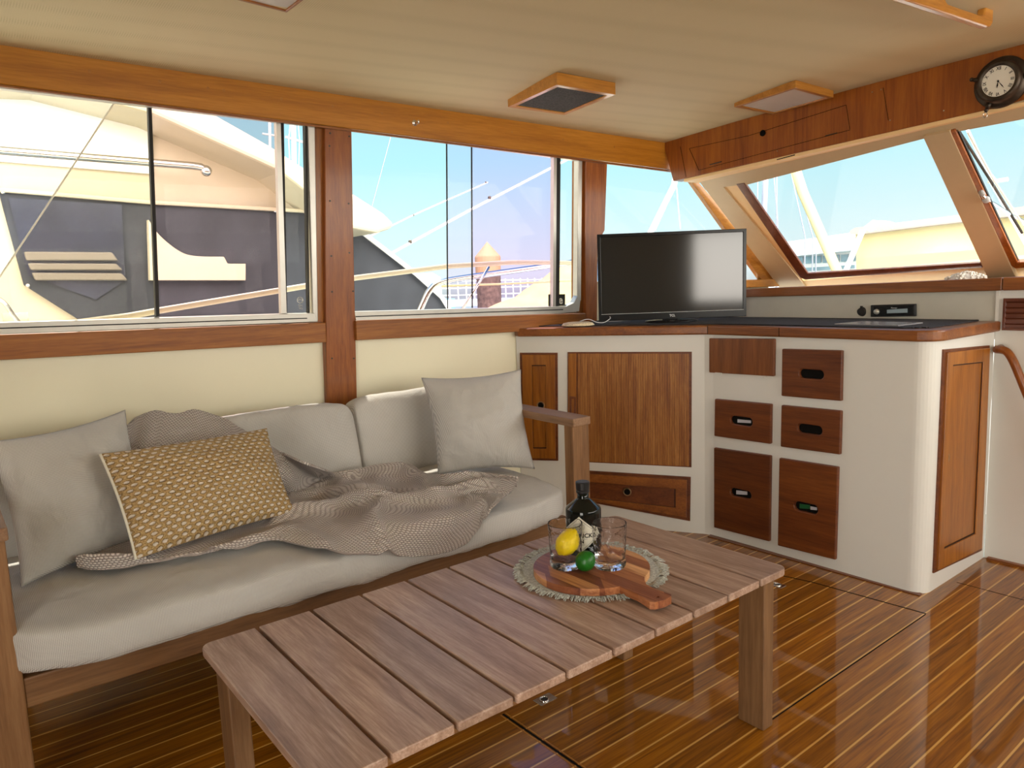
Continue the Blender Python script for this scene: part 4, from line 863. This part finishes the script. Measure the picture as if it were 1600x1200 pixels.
# ================================================================ TABLE
zt = .363; tab = thing('slatted_table', 'low wooden coffee table with ten wide slats in front of the sofa', 'table', (.89, 1.13, 0))
x0, pitch = .331, .1106
def slat(i):
    a, c = x0+pitch*i, x0+pitch*(i+1)-.0075; y0, y1 = .862, 1.388; b = BM(); r = .022; z = zt-.016
    def cor(cx, cy, sx, sy): return [V((cx-sx*r+sx*r*s_, cy-sy*r+sy*r*c_, z)) for s_, c_ in ([(sin(k*pi/12), cos(k*pi/12)) for k in range(7)])]
    if i == 0: pts = [V((c, y0, z)), V((c, y1, z))]+cor(a, y1, -1, 1)+cor(a, y0, -1, -1)[::-1]
    elif i == 9: pts = [V((a, y1, z)), V((a, y0, z))]+cor(c, y0, 1, -1)+cor(c, y1, 1, 1)[::-1]
    else: pts = [V((a, y0, z)), V((c, y0, z)), V((c, y1, z)), V((a, y1, z))]
    if i == 9: pts = [V((a, y1, z)), V((a, y0, z))]+cor(c, y0, 1, -1)[::-1][::1]+cor(c, y1, 1, 1)
    if i == 9:
        f1 = [V((c-r+r*sin(k*pi/12), y0+r-r*cos(k*pi/12), z)) for k in range(7)]; f2 = [V((c-r+r*cos(k*pi/12), y1-r+r*sin(k*pi/12), z)) for k in range(7)]
        pts = [V((a, y1, z)), V((a, y0, z))]+f1+f2
    if i == 0:
        f1 = [V((a+r-r*sin(k*pi/12), y1-r+r*cos(k*pi/12), z)) for k in range(7)]; f2 = [V((a+r-r*cos(k*pi/12), y0+r-r*sin(k*pi/12), z)) for k in range(7)]
        pts = [V((c, y0, z)), V((c, y1, z))]+f1+f2
    prism(b, pts, (0, 0, .016)); mk('slat', b, M['table'], parent=tab, bevel=.0022)
for i in range(10): slat(i)
tb = lambda name, m, *a: bxo(name, m, *a, parent=tab, bevel=.003)
tb('apron', M['frame'], .36, 1.40, .885, .905, zt-.034, zt-.0165); tb('apron', M['frame'], .36, 1.40, 1.345, 1.365, zt-.034, zt-.0165)
tb('end_rail', M['frame_y'], .352, .37, .905, 1.345, zt-.050, zt-.0165); tb('end_rail', M['frame_y'], 1.385, 1.403, .905, 1.345, zt-.050, zt-.0165)
for xa in (.347, 1.354):
    for ya in (.872, 1.290): tb('leg', M['tleg'], xa, xa+.036, ya, ya+.066, 0, zt-.0168)
# placemat, board, tumblers, bottle, fruit
pc = V((1.102, 1.148, zt)); random.seed(8)
b = BM(); lathe(b, [(0, 0), (.150, 0), (.154, .0025), (.150, .005)]+[(.150-.0125*i-(.006 if 1 else 0), .0045 if i % 2 else .0062) for i in range(1, 11)]+[(0, .005)], pc, n=60)
pm = mk('placemat', b, M['placemat'], smooth=True, label='round grey rush placemat with fringed edge on the slatted table', cat='placemat')
b = BM()
for i in range(620):
    a = random.uniform(0, 2*pi); d = V((cos(a), sin(a), 0)); tw = V((-sin(a), cos(a), 0)); r0 = random.uniform(.149, .155); r1 = random.uniform(.164, .174); s = random.uniform(-.006, .006)
    p, q = pc+d*r0+V((0, 0, .004)), pc+d*r1+tw*s+V((0, 0, random.uniform(.001, .007))); m_ = (p+q)/2+V((0, 0, .003))
    tube(b, [p, m_, q], .0011, n=4)
mk('fringe', b, M['placemat'], parent=pm); [o for o in C.objects if o.name == 'fringe'][0].location = (0, 0, 0)
def fixchild(o, p):
    # geometry of a child is written relative to its parent's origin
    pass
bcn = V((1.086, 1.128, zt+.0062)); rb = .127; pts = []
hx = -.02
for i in range(61):
    a = -pi/2+.30+(2*pi-.60)*i/60; pts.append(bcn+V((rb*cos(a), rb*sin(a), 0)))
hd = V((-.10, -1, 0)).normalized(); hs = V((hd.y, -hd.x, 0))*-1
hs = V((-hd.y, hd.x, 0))
def H(l, s): return bcn+hd*l+hs*s
sgnh = 1 if (H(.1, .05)-pts[-1]).length < (H(.1, -.05)-pts[-1]).length else -1
hpts = [H(.150, .024*sgnh), H(.175, .022*sgnh), H(.215, .029*sgnh), H(.222, .022*sgnh), H(.226, 0), H(.222, -.022*sgnh), H(.215, -.029*sgnh), H(.175, -.022*sgnh), H(.150, -.024*sgnh)]
outl = pts+[pts[-1].lerp(hpts[0], .55)+hd*-.004]+hpts+[pts[0].lerp(hpts[-1], .55)+hd*-.004]
hole = [H(.207, 0)+V((.0035*cos(t), .0035*sin(t), 0)) for t in [2*pi*k/12 for k in range(12)]]
b = BM(); holed(b, outl, hole, (0, 0, .0155)); mk('cutting_board', b, M['board'], bevel=.003, seg=3, label='round acacia cutting board with a handle resting on the fringed placemat', cat='cutting board')
zb = zt+.0062+.0157
def tumbler(c, label):
    t = thing('cut_glass_tumbler', label, 'glass', tuple(c), 'cut glass tumblers on the cutting board'); c = V(c)
    flute = lambda a, h: 1+(.030*abs(cos(14*a)) if .004 < h < .017 else (.012*abs(sin(5*a+h*120))*(1 if .02 < h < .070 else 0)))
    b = BM(); lathe(b, [(0, .0002), (.0325, .0002), (.0345, .004), (.0345, .010), (.0345, .016), (.0340, .020), (.0345, .030), (.0350, .040), (.0355, .050), (.036, .060), (.0365, .070), (.0372, .085), (.0378, .0965), (.0374, .0980), (.0368, .0965), (.0361, .085), (.0344, .050), (.0333, .026), (.031, .0185), (0, .0165)], c, n=84, wob=flute)
    mk('tumbler_body', b, M['tumbler'], parent=t, smooth=True); return t
g1 = onz(884.5, 884, zb); g2 = onz(953, 884, zb)
tumbler(g1, 'left cut glass tumbler on the board, with the lemon inside it'); tumbler(g2, 'right cut glass tumbler, empty, on the board beside the lime')
lm = g1+V((.004, -.002, .0175+.0255+.008)); b = BM()
la = V((.45, -.35, .75)).normalized()
def lf(d):
    k = abs(d.x); return 1
b2 = BM(); prf = [(0, -.034), (.004, -.033), (.006, -.030), (.014, -.026), (.022, -.015), (.0255, 0), (.022, .015), (.014, .026), (.007, .030), (.004, .034), (0, .036)]
b2 = BM(); lathe(b2, [(r*1.02, h*.96) for r, h in prf], lm, axis=la, n=28); mk('lemon', b2, M['lemon'], smooth=True, sub=1, label='bright yellow lemon dropped inside the left tumbler', cat='lemon')
lc = onz(915, 892, zb); b = BM(); lathe(b, [(0, -.0235), (.004, -.0228), (.012, -.020), (.020, -.0105), (.0228, 0), (.020, .0105), (.012, .020), (.004, .0235), (0, .0255)], lc+V((0, 0, .0222)), axis=(.35, -.55, .75), n=28); mk('lime', b, M['lime'], smooth=True, sub=1, label='shiny green lime on the board in front of the two tumblers', cat='lime')
bo = onz(913, 866.5, zb); bd = thing('gin_bottle', 'dark gin bottle with diamond label standing behind the tumblers', 'bottle', tuple(bo))
d_ = ray(912, 752); hb_ = sqrt(bo.x**2+bo.y**2)*(d_.z/sqrt(d_.x**2+d_.y**2))+1-bo.z; rB = (onz(941, 866, zb)-onz(884, 866, zb)).length/2*.97; k_ = hb_
def prof(h0): return h0*k_
b = BM(); lathe(b, [(0, 0), (rB*.93, 0), (rB, prof(.03)), (rB, prof(.60)), (rB*.995, prof(.635)), (rB*.97, prof(.65)), (rB*.955, prof(.655)), (rB*.42, prof(.765)), (rB*.40, prof(.768)), (rB*.335, prof(.778)), (rB*.33, prof(.79)), (rB*.33, prof(.86)), (0, prof(.86))], bo, n=48); mk('bottle_body', b, M['bottle'], parent=bd, smooth=True, bevel=0)
b = BM(); lathe(b, [(0, prof(.85)), (rB*.37, prof(.85)), (rB*.38, prof(.875)), (rB*.34, prof(.885)), (rB*.38, prof(.895)), (rB*.40, prof(.99)), (rB*.37, prof(1.0)), (0, prof(1.0))], bo, n=30); mk('cap', b, M['black'], parent=bd, smooth=False, bevel=.0006)
# diamond label wrapped round the front
vd = (EYE-bo); th0 = math.atan2(vd.y, vd.x)-radians(14); rL = rB+.0004; zl = bo.z+prof(.345)
def bend(x, y, z=0, e=0): a = th0+x/rL; r = rL+e+z; return V((bo.x+r*cos(a), bo.y+r*sin(a), zl+y))
HW, HH = .050, .043*k_/.174
b = BM(); N = 40
def lab(u, v):
    X = (2*u-1)*HW; hh = HH*max(.001, 1-abs(X)/HW); return bend(X, (2*v-1)*hh)
grid(b, lab, N, 12); mk('label', b, M['paper'], parent=bd, smooth=True, solid=.0003)
def btext(s, size, y, dx=0, bold=.0003, sx=1): b = BM(); text_bm(b, s, size, V(), V((1, 0, 0)), V((0, 1, 0)), ext=.0001, bend=lambda x, yy, z: bend(x+dx, yy+y, max(z, 0), .0005), bold=bold, sx=sx); return b
mk('label_lettering', btext("HENDRICK'S", .0135, -.001), M['ink'], parent=bd); mk('label_lettering', btext("GIN", .0115, -.0145), M['ink'], parent=bd)
b = BM()
for r_ in (.0075, .0055):
    tube(b, [bend(r_*1.6*cos(t), .019+r_*sin(t), 0, .0006) for t in [2*pi*i/28 for i in range(28)]], .0003, n=4, closed=True)
for sy in (.0075, -.0085, -.0215): tube(b, [bend(x, sy, 0, .0006) for x in [(-.022+.004*i)*(1-abs(sy)*22) for i in range(12)]], .00025, n=4)
for s in (-1, 1): tube(b, [bend(s*HW*.9*(1-t), HH*.9*t, 0, .0006) for t in [i/10 for i in range(11)]], .0003, n=4); tube(b, [bend(s*HW*.9*(1-t), -HH*.9*t, 0, .0006) for t in [i/10 for i in range(11)]], .0003, n=4)
mk('label_ornament', b, M['ink'], parent=bd)
# stickers on the window glass
b = BM(); pw(b, [(857, 460), (883, 459.5), (883, 477.5), (857, 478.5)], .001, .009); stk = mk('window_sticker', b, M['black'], label='small black square sticker with letter e low on the right hand window', cat='sticker')
b = BM(); e0, e1 = W(876, 469, .0085), W(886, 469, .0085); text_bm(b, 'e', .050, e0, (e1-e0), V((0, 0, 1)), bold=.001); mk('sticker_letter', b, M['dial'], parent=stk)
b = BM(); e0, e1 = W(469, 469, .018), W(480, 468.5, .018)
tube(b, [e0+V((.010*cos(t), 0, .010*sin(t))) for t in [2*pi*i/24 for i in range(24)]], .0014, n=6, closed=True); tube(b, [e0+V((-.006, 0, 0)), e0+V((0, 0, .002)), e0+V((.006, 0, 0))], .0014, n=6)
for i in range(3): tube(b, [e0+V((-.007+.001*i, 0, -.016-.006*i)), e0+V((.006, 0, -.018-.006*i))], .0014, n=6)
mk('round_decal', b, M['alum'], label='small round white decal on the glass in the corner of the left hand window', cat='sticker')
# ================================================================ OUTSIDE
b = BM(); box(b, -40, 90, 2.6, 120, -1.35, -1.3); box(b, 3.9, 90, -60, 2.6, -1.35, -1.3); struct('water', b, M['water'])
b = BM(); box(b, XA, 6.2, 2.50, 3.35, .10, .16); prism(b, [(2.85, -2.2, .55), (6.6, -.8, .60), (6.6, .6, .60), (5.4, 1.5, .60), (2.85, 2.9, .55)], (0, 0, .04)); struct('trim_30', b, M['gel'])   # own side deck and foredeck
ym = thing('motor_yacht', 'white motor yacht with charcoal window covers moored alongside, seen through the left windows', 'boat', (2.5, 4.4, -.9))
def yp(pts, Y, t, m, name, parent=None, bevel=0):
    b = BM(); prism(b, [ony(x, y, Y) for x, y in pts], (0, t, 0)); return mk(name, b, m, parent=parent or ym, bevel=bevel)
yp([(-900, -60), (-900, 640), (40, 620), (740, 620), (700, 486), (600, 392), (570, 362), (520, 320), (440, 262), (240, 172), (150, 130), (0, 70)], 4.42, .9, M['gelc'], 'superstructure')
yp([(-900, -80), (-900, 240), (0, 252), (240, 272), (236, 60), (0, -40)], 4.40, .6, M['gel'], 'upper_deckhouse')
br_ = yp([(-900, 80), (60, 130), (240, 178), (440, 268), (552, 357), (590, 364), (612, 357), (616, 349), (600, 333), (550, 301), (485, 268), (420, 226), (335, 178), (200, 128), (-900, -120)], 4.05, .40, M['brow'], 'flybridge_brow', bevel=.03)
cv = yp([(-2, 297), (235, 317), (480, 331), (553, 354), (650, 432), (692, 468), (706, 500), (706, 560), (250, 560), (128, 502), (38, 445)], 4.38, .035, M['cover'], 'window_cover')
yp([(13, 309), (190, 320), (196, 438), (150, 468), (44, 430)], 4.37, .008, M['vinylwin'], 'cover_window', cv)
b = BM(); tube(b, [ony(x, y, 4.36) for x, y in ((-2, 296), (235, 316), (480, 330), (553, 353))], .012, n=8); mk('cover_piping', b, M['gelc'], parent=cv)
b = BM(); tube(b, [ony(x, y, 4.35) for x, y in ((549, 350), (600, 389), (650, 428), (690, 464), (703, 485))], .016, n=8); mk('cover_edge', b, M['gel'], parent=cv)
for x, y in ((5, 300), (185, 312), (340, 321), (44, 446), (100, 306), (430, 330)):
    b = BM(); p = ony(x, y, 4.365); sphere(b, p, .011, 10, 8); mk('snap_fastener', b, M['chrome'], parent=cv, smooth=True)
st = None
for i, (y0_, y1_, xr) in enumerate(((393, 407, 175), (411, 422, 182), (426, 438, 190))):
    yp([(38+i*6, y0_), (xr, y0_+1), (xr+10, y1_), (42+i*7, y1_)], 4.34, .04, M['stepm'], 'moulded_step', bevel=.006)
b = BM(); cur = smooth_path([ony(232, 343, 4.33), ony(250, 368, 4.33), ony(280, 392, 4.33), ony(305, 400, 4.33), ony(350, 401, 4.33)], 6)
prism(b, cur+[ony(356, 412, 4.33), ony(384, 412, 4.33), ony(384, 438, 4.33), ony(235, 438, 4.33)], (0, .05, 0)); mk('cover_reflection', b, M['gelc'], parent=ym, bevel=.01)  # reflection in the dark cover, modelled as a cream slab
b = BM(); tube(b, [ony(x, y, 4.20) for x, y in ((-300, 212), (0, 235), (160, 248), (300, 259), (314, 261), (322, 267))], .020, n=10); sphere(b, ony(322, 267, 4.2), .03, 12, 8); mk('grab_rail', b, M['steel'], parent=ym, smooth=True)
b = BM(); tube(b, [ony(-15, 462, 4.1), ony(5, 472, 4.1), ony(20, 492, 4.1), ony(30, 505, 4.1)], .010, n=8, smooth=4); box(b, *(lambda p: (p.x-.05, p.x+.05, 4.1, 4.14, p.z-.03, p.z+.01))(ony(24, 492, 4.1))); mk('rail_foot', b, M['steel'], parent=ym)
b = BM(); q_, q2_ = ony(-900, 630, 4.42), ony(740, 620, 4.42); box(b, q_.x, q2_.x, 4.5, 5.3, -1.33, min(q_.z, q2_.z)); mk('hull', b, M['gel'], parent=ym)
# own boat's rails and sheets just outside the windows
def railing(name, pts, Y, r, m, label, cat, smooth=0):
    b = BM(); tube(b, [ony(x, y, Y) for x, y in pts], r, n=10, smooth=smooth); o = mk(name, b, m, smooth=True, label=label, cat=cat)
    for x, y in [q for q in (pts[0], pts[-1]) if q[1] > 490 or q[0] > 915]:
        b = BM(); q_ = ony(x, y, Y); cyl(b, (q_.x, Y, .155), q_, r*.9, n=10); mk('stanchion', b, m, parent=o, smooth=True)
    return o
rl = railing('guard_rail', [(90, 508), (200, 494), (250, 485), (495, 444), (553, 434.5), (700, 416), (800, 410), (925, 411)], 3.02, .0125, M['gelc'], 'pale painted guard rail rising outside both side windows', 'rail')
railing('bow_rail', [(648, 505), (660, 476), (672, 453), (690, 441), (740, 432), (860, 415), (930, 404)], 3.12, .016, M['steel'], 'bent stainless rail outside the right hand side window below the guard rail', 'rail', 4)
railing('rail_brace', [(712, 500), (742, 452), (764, 417)], 3.1, .008, M['steel'], 'slim diagonal stainless brace between the rails outside the right hand side window', 'rail')
railing('rail_wire', [(690, 447), (780, 444), (925, 437)], 3.3, .006, M['canvas2'], 'thin yellowish lower rail wire outside the right hand side window', 'rail')
b = BM(); prism(b, [ony(x, y, 2.62) for x, y in ((180, 158), (440, 190), (446, 502), (-30, 520), (0, 432), (60, 342))], (0, .003, 0))
sheet = mk('vinyl_screen', b, M['vinyl'], label='smoky clear vinyl screen with slanting left edge outside the left window', cat='screen')
b = BM(); tube(b, [ony(180, 158, 2.618), ony(60, 342, 2.618), ony(0, 432, 2.618), ony(-60, 522, 2.618)], .0028, n=6); mk('screen_hem', b, M['paper'], parent=sheet)
def rod(pts, Y, r, label, fit=()):
    Y = min(Y, 5.15); r = r*.65
    b = BM(); tube(b, [ony(x, y, Y) for x, y in pts], r, n=8); o = mk('outrigger_pole', b, M['gel'], smooth=True, label=label, cat='pole', group='outrigger poles')
    for x, y in fit:
        b = BM(); sphere(b, ony(x, y, Y), r*1.5, 10, 8); mk('collar', b, M['bronze'], parent=o)
rod([(540, 437), (617, 393), (735, 328), (870, 258), (1000, 190)], 6.0, .016, 'long thick white outrigger pole slanting up across the right hand side window', ((641, 378), (765, 309)))
rod([(560, 378), (646, 336), (700, 312), (762, 285)], 7.0, .008, 'thin short outrigger pole above the long one, right hand side window', ((646, 336), (759, 285)))
b = BM(); p = ony(762, 402, 12); pr = (ony(778, 402, 12)-ony(747, 402, 12)).length/2; cyl(b, (p.x, p.y, -1.3), p, pr, n=24)
pl = mk('mooring_pile', b, M['pile'], label='dark timber mooring pile with pale cone cap beyond the rails', cat='pile')
b = BM(); lathe(b, [(pr*1.03, -1.35*pr), (pr*1.05, 0), (pr*1.02, .02), (0, pr*1.25)], p, n=24); mk('cone_cap', b, M['pilecap'], parent=pl)
pl_fix = [o for o in C.objects if o.name == 'cone_cap'][0]
b = BM(); Yc = 7.0; ridge = [(745, 490), (775, 478), (815, 462), (845, 440), (872, 420), (890, 410), (925, 408)]
def cvf(u, v):
    x = u*(len(ridge)-1); i = min(int(x), len(ridge)-2); t = x-i; px, py = ridge[i][0]*(1-t)+ridge[i+1][0]*t, ridge[i][1]*(1-t)+ridge[i+1][1]*t
    top_ = ony(px, py, Yc); bot = ony(px, 520, Yc); s = v*2-1; h = 1-abs(s)**1.6
    return V((top_.x, Yc+s*.9, bot.z+(top_.z-bot.z)*h+.01*sin(u*30)*h))
grid(b, cvf, 30, 16); bcv = mk('boat_cover', b, M['canvas'], smooth=True, solid=.01, label='tan canvas boat cover peaked like a tent outside the right hand side window', cat='cover')
l0, l1 = ony(745, 520, Yc), ony(925, 520, Yc)
b = BM(); box(b, l0.x+.02, l1.x-.02, Yc-.85, Yc+.85, -1.33, min(l0.z, l1.z)+.01); mk('hull', b, M['gel'], parent=bcv)
# marina catwalk with white railings
dk = thing('marina_walkway', 'distant white railed marina walkway beyond the mooring pile', 'walkway', (12, 15, -.6))
b = BM(); A, B_ = ony(690, 470, 15), ony(910, 462, 15); prism(b, [A, B_, B_+V((0, 0, -.15)), A+V((0, 0, -.15))], (0, 1.2, 0)); mk('deck', b, M['gel'], parent=dk)
for k in range(3):
    b = BM(); tube(b, [A+V((0, 0, .12+.17*k)), B_+V((0, 0, .12+.17*k))], .015, n=6); mk('rail', b, M['gel'], parent=dk)
b = BM(); box(b, A.x, A.x+.3, 15.1, 16, -1.33, A.z-.16); mk('piling', b, M['pile'], parent=dk); b = BM(); box(b, B_.x-.3, B_.x, 15.1, 16, -1.33, B_.z-.16); mk('piling', b, M['pile'], parent=dk)
for i in range(20):
    b = BM(); p = A.lerp(B_, i/19); cyl(b, p, p+V((0, 0, .5)), .014, n=6); mk('stanchion', b, M['gel'], parent=dk)
b = BM(); p0_ = ony(720, 482, 16); box(b, p0_.x, p0_.x+.5, 17, 17.5, -1.33, p0_.z+.25); mk('dock_locker', b, plain('dock_blue', (.20, .42, .55), .5), label='small blue dock box behind the white walkway railings', cat='locker')
b = BM(); q_ = [ony(x, y, 20) for x, y in ((664, 433), (676, 426), (688, 433))]; prism(b, [V((q_[0].x, 20, -1.33))]+q_+[V((q_[-1].x, 20, -1.33))], (0, 1, 0)); mk('boat_shed', b, M['boathouse'], label='tiny pale gabled shed on the skyline left of the walkway', cat='shed')
# masts and stays: (label, points, distance plane, radius)
def mast(name, pts, X, r, m, label, cat, group=None, Yp_=None):
    b = BM(); q_ = [(ony(x, y, Yp_) if Yp_ else onx(x, y, X)) for x, y in pts]; zb_ = -1.33 if q_[-1].x > 6.7 or q_[-1].y > 4 else .55; q_.append(V((q_[-1].x, q_[-1].y, zb_))); tube(b, q_, r, n=8); return mk(name, b, m, smooth=True, label=label, cat=cat, group=group)
M['mastm'] = plain('mast_grey', (.42, .42, .42), .4); M['pmast'] = plain('mast_pale', (.32, .34, .42), .6)
mt_ = mast('sailboat_mast', [(458, 150), (461, 340)], 0, .06, M['mastm'], 'grey sailboat mast with spreaders seen between the left window bar and its frame', 'mast', 'distant sailboat masts', 16)
b = BM(); tube(b, [ony(446, 214, 16), ony(476, 223, 16)], .03, n=6); mk('spreader', b, M['mastm'], parent=mt_)
for dx in (-9, 8): b = BM(); tube(b, [ony(460+dx*.2, 150, 16), ony(460+dx, 218, 16), ony(461+dx*.4, 340, 16)], .014, n=6); mk('stay', b, M['mastm'], parent=mt_)
mt_ = mast('sailboat_mast', [(421, 165), (423, 300)], 0, .035, M['mastm'], 'slim sailboat mast with short spreader seen left of the left window bar', 'mast', 'distant sailboat masts', 18)
b = BM(); tube(b, [ony(410, 209, 18), ony(430, 212, 18)], .025, n=6); mk('spreader', b, M['mastm'], parent=mt_)
m1 = mast('white_spar', [(1056, 275), (1053, 290), (1018, 360), (1000, 395)], 9, .045, M['gel'], 'white leaning spar seen in the small forward side window', 'spar')
b = BM(); tube(b, [onx(1055, 292, 9), onx(1024, 360, 9)], .010, n=6); tube(b, [onx(1057, 292, 9), onx(1063, 358, 9)], .010, n=6); mk('stay', b, M['mastm'], parent=m1)
mast('derrick_boom', [(1238, 250), (1254, 300), (1278, 355), (1315, 440)], 7, .052, M['canvas2'], 'thick pale yellow boom slanting down in the windscreen', 'boom')
mast('boom_strut', [(1348, 360), (1322, 422), (1318, 440)], 7.4, .028, M['gel'], 'short white diagonal strut at the left of the cream deckhouse', 'strut')
mast('sailboat_mast', [(1198, 240), (1194, 330)], 26, .11, M['pmast'], 'pale mast at the upper left of the windscreen, left of the boom', 'mast', 'distant sailboat masts')
for k, (a, c) in enumerate((((1185, 250), (1183, 330)), ((1208, 260), (1215, 345)), ((1214, 260), (1213, 370)), ((1235, 265), (1258, 370)), ((1241, 265), (1270, 370)), ((1247, 265), (1276, 352)))):
    mast('rigging_wire', [a, c], 24, .020, M['pmast'], 'thin pale rigging wire crossing the windscreen, '+['leftmost of all', 'second from the left', 'upright, third from the left', 'slanting, third from the boom', 'slanting, second from the boom', 'slanting, nearest the boom'][k], 'wire', 'rigging wires in the windscreen')
mast('rigging_wire', [(613, 205), (578, 335)], 0, .0035, M['pmast'], 'thin dark rigging wire in the sky at the left of the right hand side window', 'wire', None, 9)
# cream deckhouse ahead
dh = thing('cream_deckhouse', 'big pale yellow box-shaped deckhouse ahead filling the windscreen', 'deckhouse', tuple(onx(1460, 450, 7.6)))
b = BM(); prism(b, [onx(x, y, 7.6) for x, y in ((1337, 365), (1442, 350), (1620, 328), (2100, 262), (2100, 560), (1340, 540))], (2.0, 0, 0)); mk('house_side', b, M['canvas2'], parent=dh); b = BM(); q_ = onx(1340, 545, 7.6); q2_ = onx(2100, 545, 7.6); box(b, 7.62, 9.5, q2_.y, q_.y, -1.33, min(q_.z, q2_.z)+.05); mk('hull', b, M['gel'], parent=dh)
b = BM(); prism(b, [onx(x, y, 7.5) for x, y in ((1328, 366), (1328, 361), (1336, 356), (1442, 343), (1620, 320), (2100, 254), (2100, 268), (1620, 334), (1442, 354), (1342, 366))], (2.2, 0, 0)); mk('house_roof', b, plain('roof_tan', (.50, .45, .36), .7), parent=dh)
b = BM(); tube(b, [onx(x, y, 7.49) for x, y in ((1340, 367), (1442, 354.5), (1620, 334))], .006, n=6); mk('roof_seam', b, M['stepm'], parent=dh)
for x in (1357, 1369, 1381, 1394): b = BM(); sphere(b, onx(x, 361-(x-1357)*.1, 7.5), .008, 8, 6); mk('bolt', b, M['mastm'], parent=dh)
b = BM(); q_ = [onx(x, y, 10.5) for x, y in ((1345, 358), (1363, 344), (1380, 350), (1388, 356))]; prism(b, [V((10.5, q_[0].y, -1.33))]+q_+[V((10.5, q_[-1].y, -1.33))], (.5, 0, 0)); mk('white_dome', b, M['gel'], label='small white tent-like peak behind the cream deckhouse roof', cat='tent')
# boathouse far ahead
bh = thing('waterfront_building', 'distant white waterfront building with a band of windows behind the boom', 'building', tuple(onx(1285, 425, 30)))
b = BM(); prism(b, [onx(x, y, 30) for x, y in ((1200, 392), (1350, 372), (1350, 450), (1200, 450))], (5, 0, 0)); mk('wall', b, M['boathouse'], parent=bh); b = BM(); q_ = onx(1200, 450, 30); q2_ = onx(1350, 450, 30); box(b, 30.1, 34, q2_.y, q_.y, -1.33, min(q_.z, q2_.z)); mk('quay_wall', b, M['pile'], parent=bh)
b = BM(); prism(b, [onx(x, y, 29) for x, y in ((1190, 385), (1228, 378), (1340, 362), (1360, 360), (1360, 388), (1242, 400), (1190, 404))], (6, 0, 0)); mk('roof', b, M['boathouse'], parent=bh)
for i in range(7):
    x = 1243+i*14.2; b = BM(); prism(b, [onx(x, 402-i*.8, 29.9), onx(x+11, 401-i*.8, 29.9), onx(x+11, 412-i*.8, 29.9), onx(x, 413-i*.8, 29.9)], (.05, 0, 0)); mk('window', b, M['farglass'], parent=bh)
b = BM(); prism(b, [onx(x, y, 29.9) for x, y in ((1248, 419), (1335, 414), (1335, 419), (1248, 424))], (.05, 0, 0)); mk('lower_glazing', b, M['farglass'], parent=bh)
# right windscreen: stay arm, wiper, flybridge lamp
sa = thing('window_stay', 'steel telescopic window stay on the right hand windscreen frame', 'stay', tuple(F(1540, 310, -.02)))
b = BM(); tube(b, [F(1532, 300, -.02), F(1540, 312, -.035), F(1553, 318, .05), F(1582, 337, .12), F(1610, 350, .20)], .006, n=10); mk('arm', b, M['steel'], parent=sa, smooth=True)
b = BM(); sphere(b, F(1541, 312, -.03), .013, 14, 10); cyl(b, F(1533, 300, -.015), F(1536, 304, -.03), .009); mk('clamp', b, M['mastm'], parent=sa, smooth=True)
wp = thing('windscreen_wiper', 'pantograph windscreen wiper outside the right hand windscreen pane', 'wiper', tuple(F(1590, 365, .12)))
b = BM(); tube(b, [F(1499, 206, .11), F(1545, 278, .11), F(1597, 364, .11)], .005, n=8); mk('blade', b, M['rubber'], parent=wp)
b = BM(); tube(b, [F(1512, 206, .14), F(1552, 280, .14), F(1612, 372, .14)], .004, n=8); mk('arm', b, M['gel'], parent=wp)
mw = thing('forestay', 'white stay with a short grey arm crossing the right hand windscreen', 'stay', (5, onx(1610, 395, 5).y, .6))
b = BM(); tube(b, [onx(1488, 150, 5), onx(1548, 284, 5), onx(1610, 395, 5)]+[V((5, onx(1610, 395, 5).y, .6))], .010, n=8); mk('wire', b, M['gel'], parent=mw, smooth=True)
b = BM(); prism(b, [onx(x, y, 5) for x, y in ((1545, 270), (1555, 282), (1543, 286))], (.04, 0, 0)); mk('bracket', b, M['canvas2'], parent=mw)
b = BM(); tube(b, [onx(1548, 284, 5), onx(1575, 280, 5)], .012, n=8); mk('arm', b, M['mastm'], parent=mw)
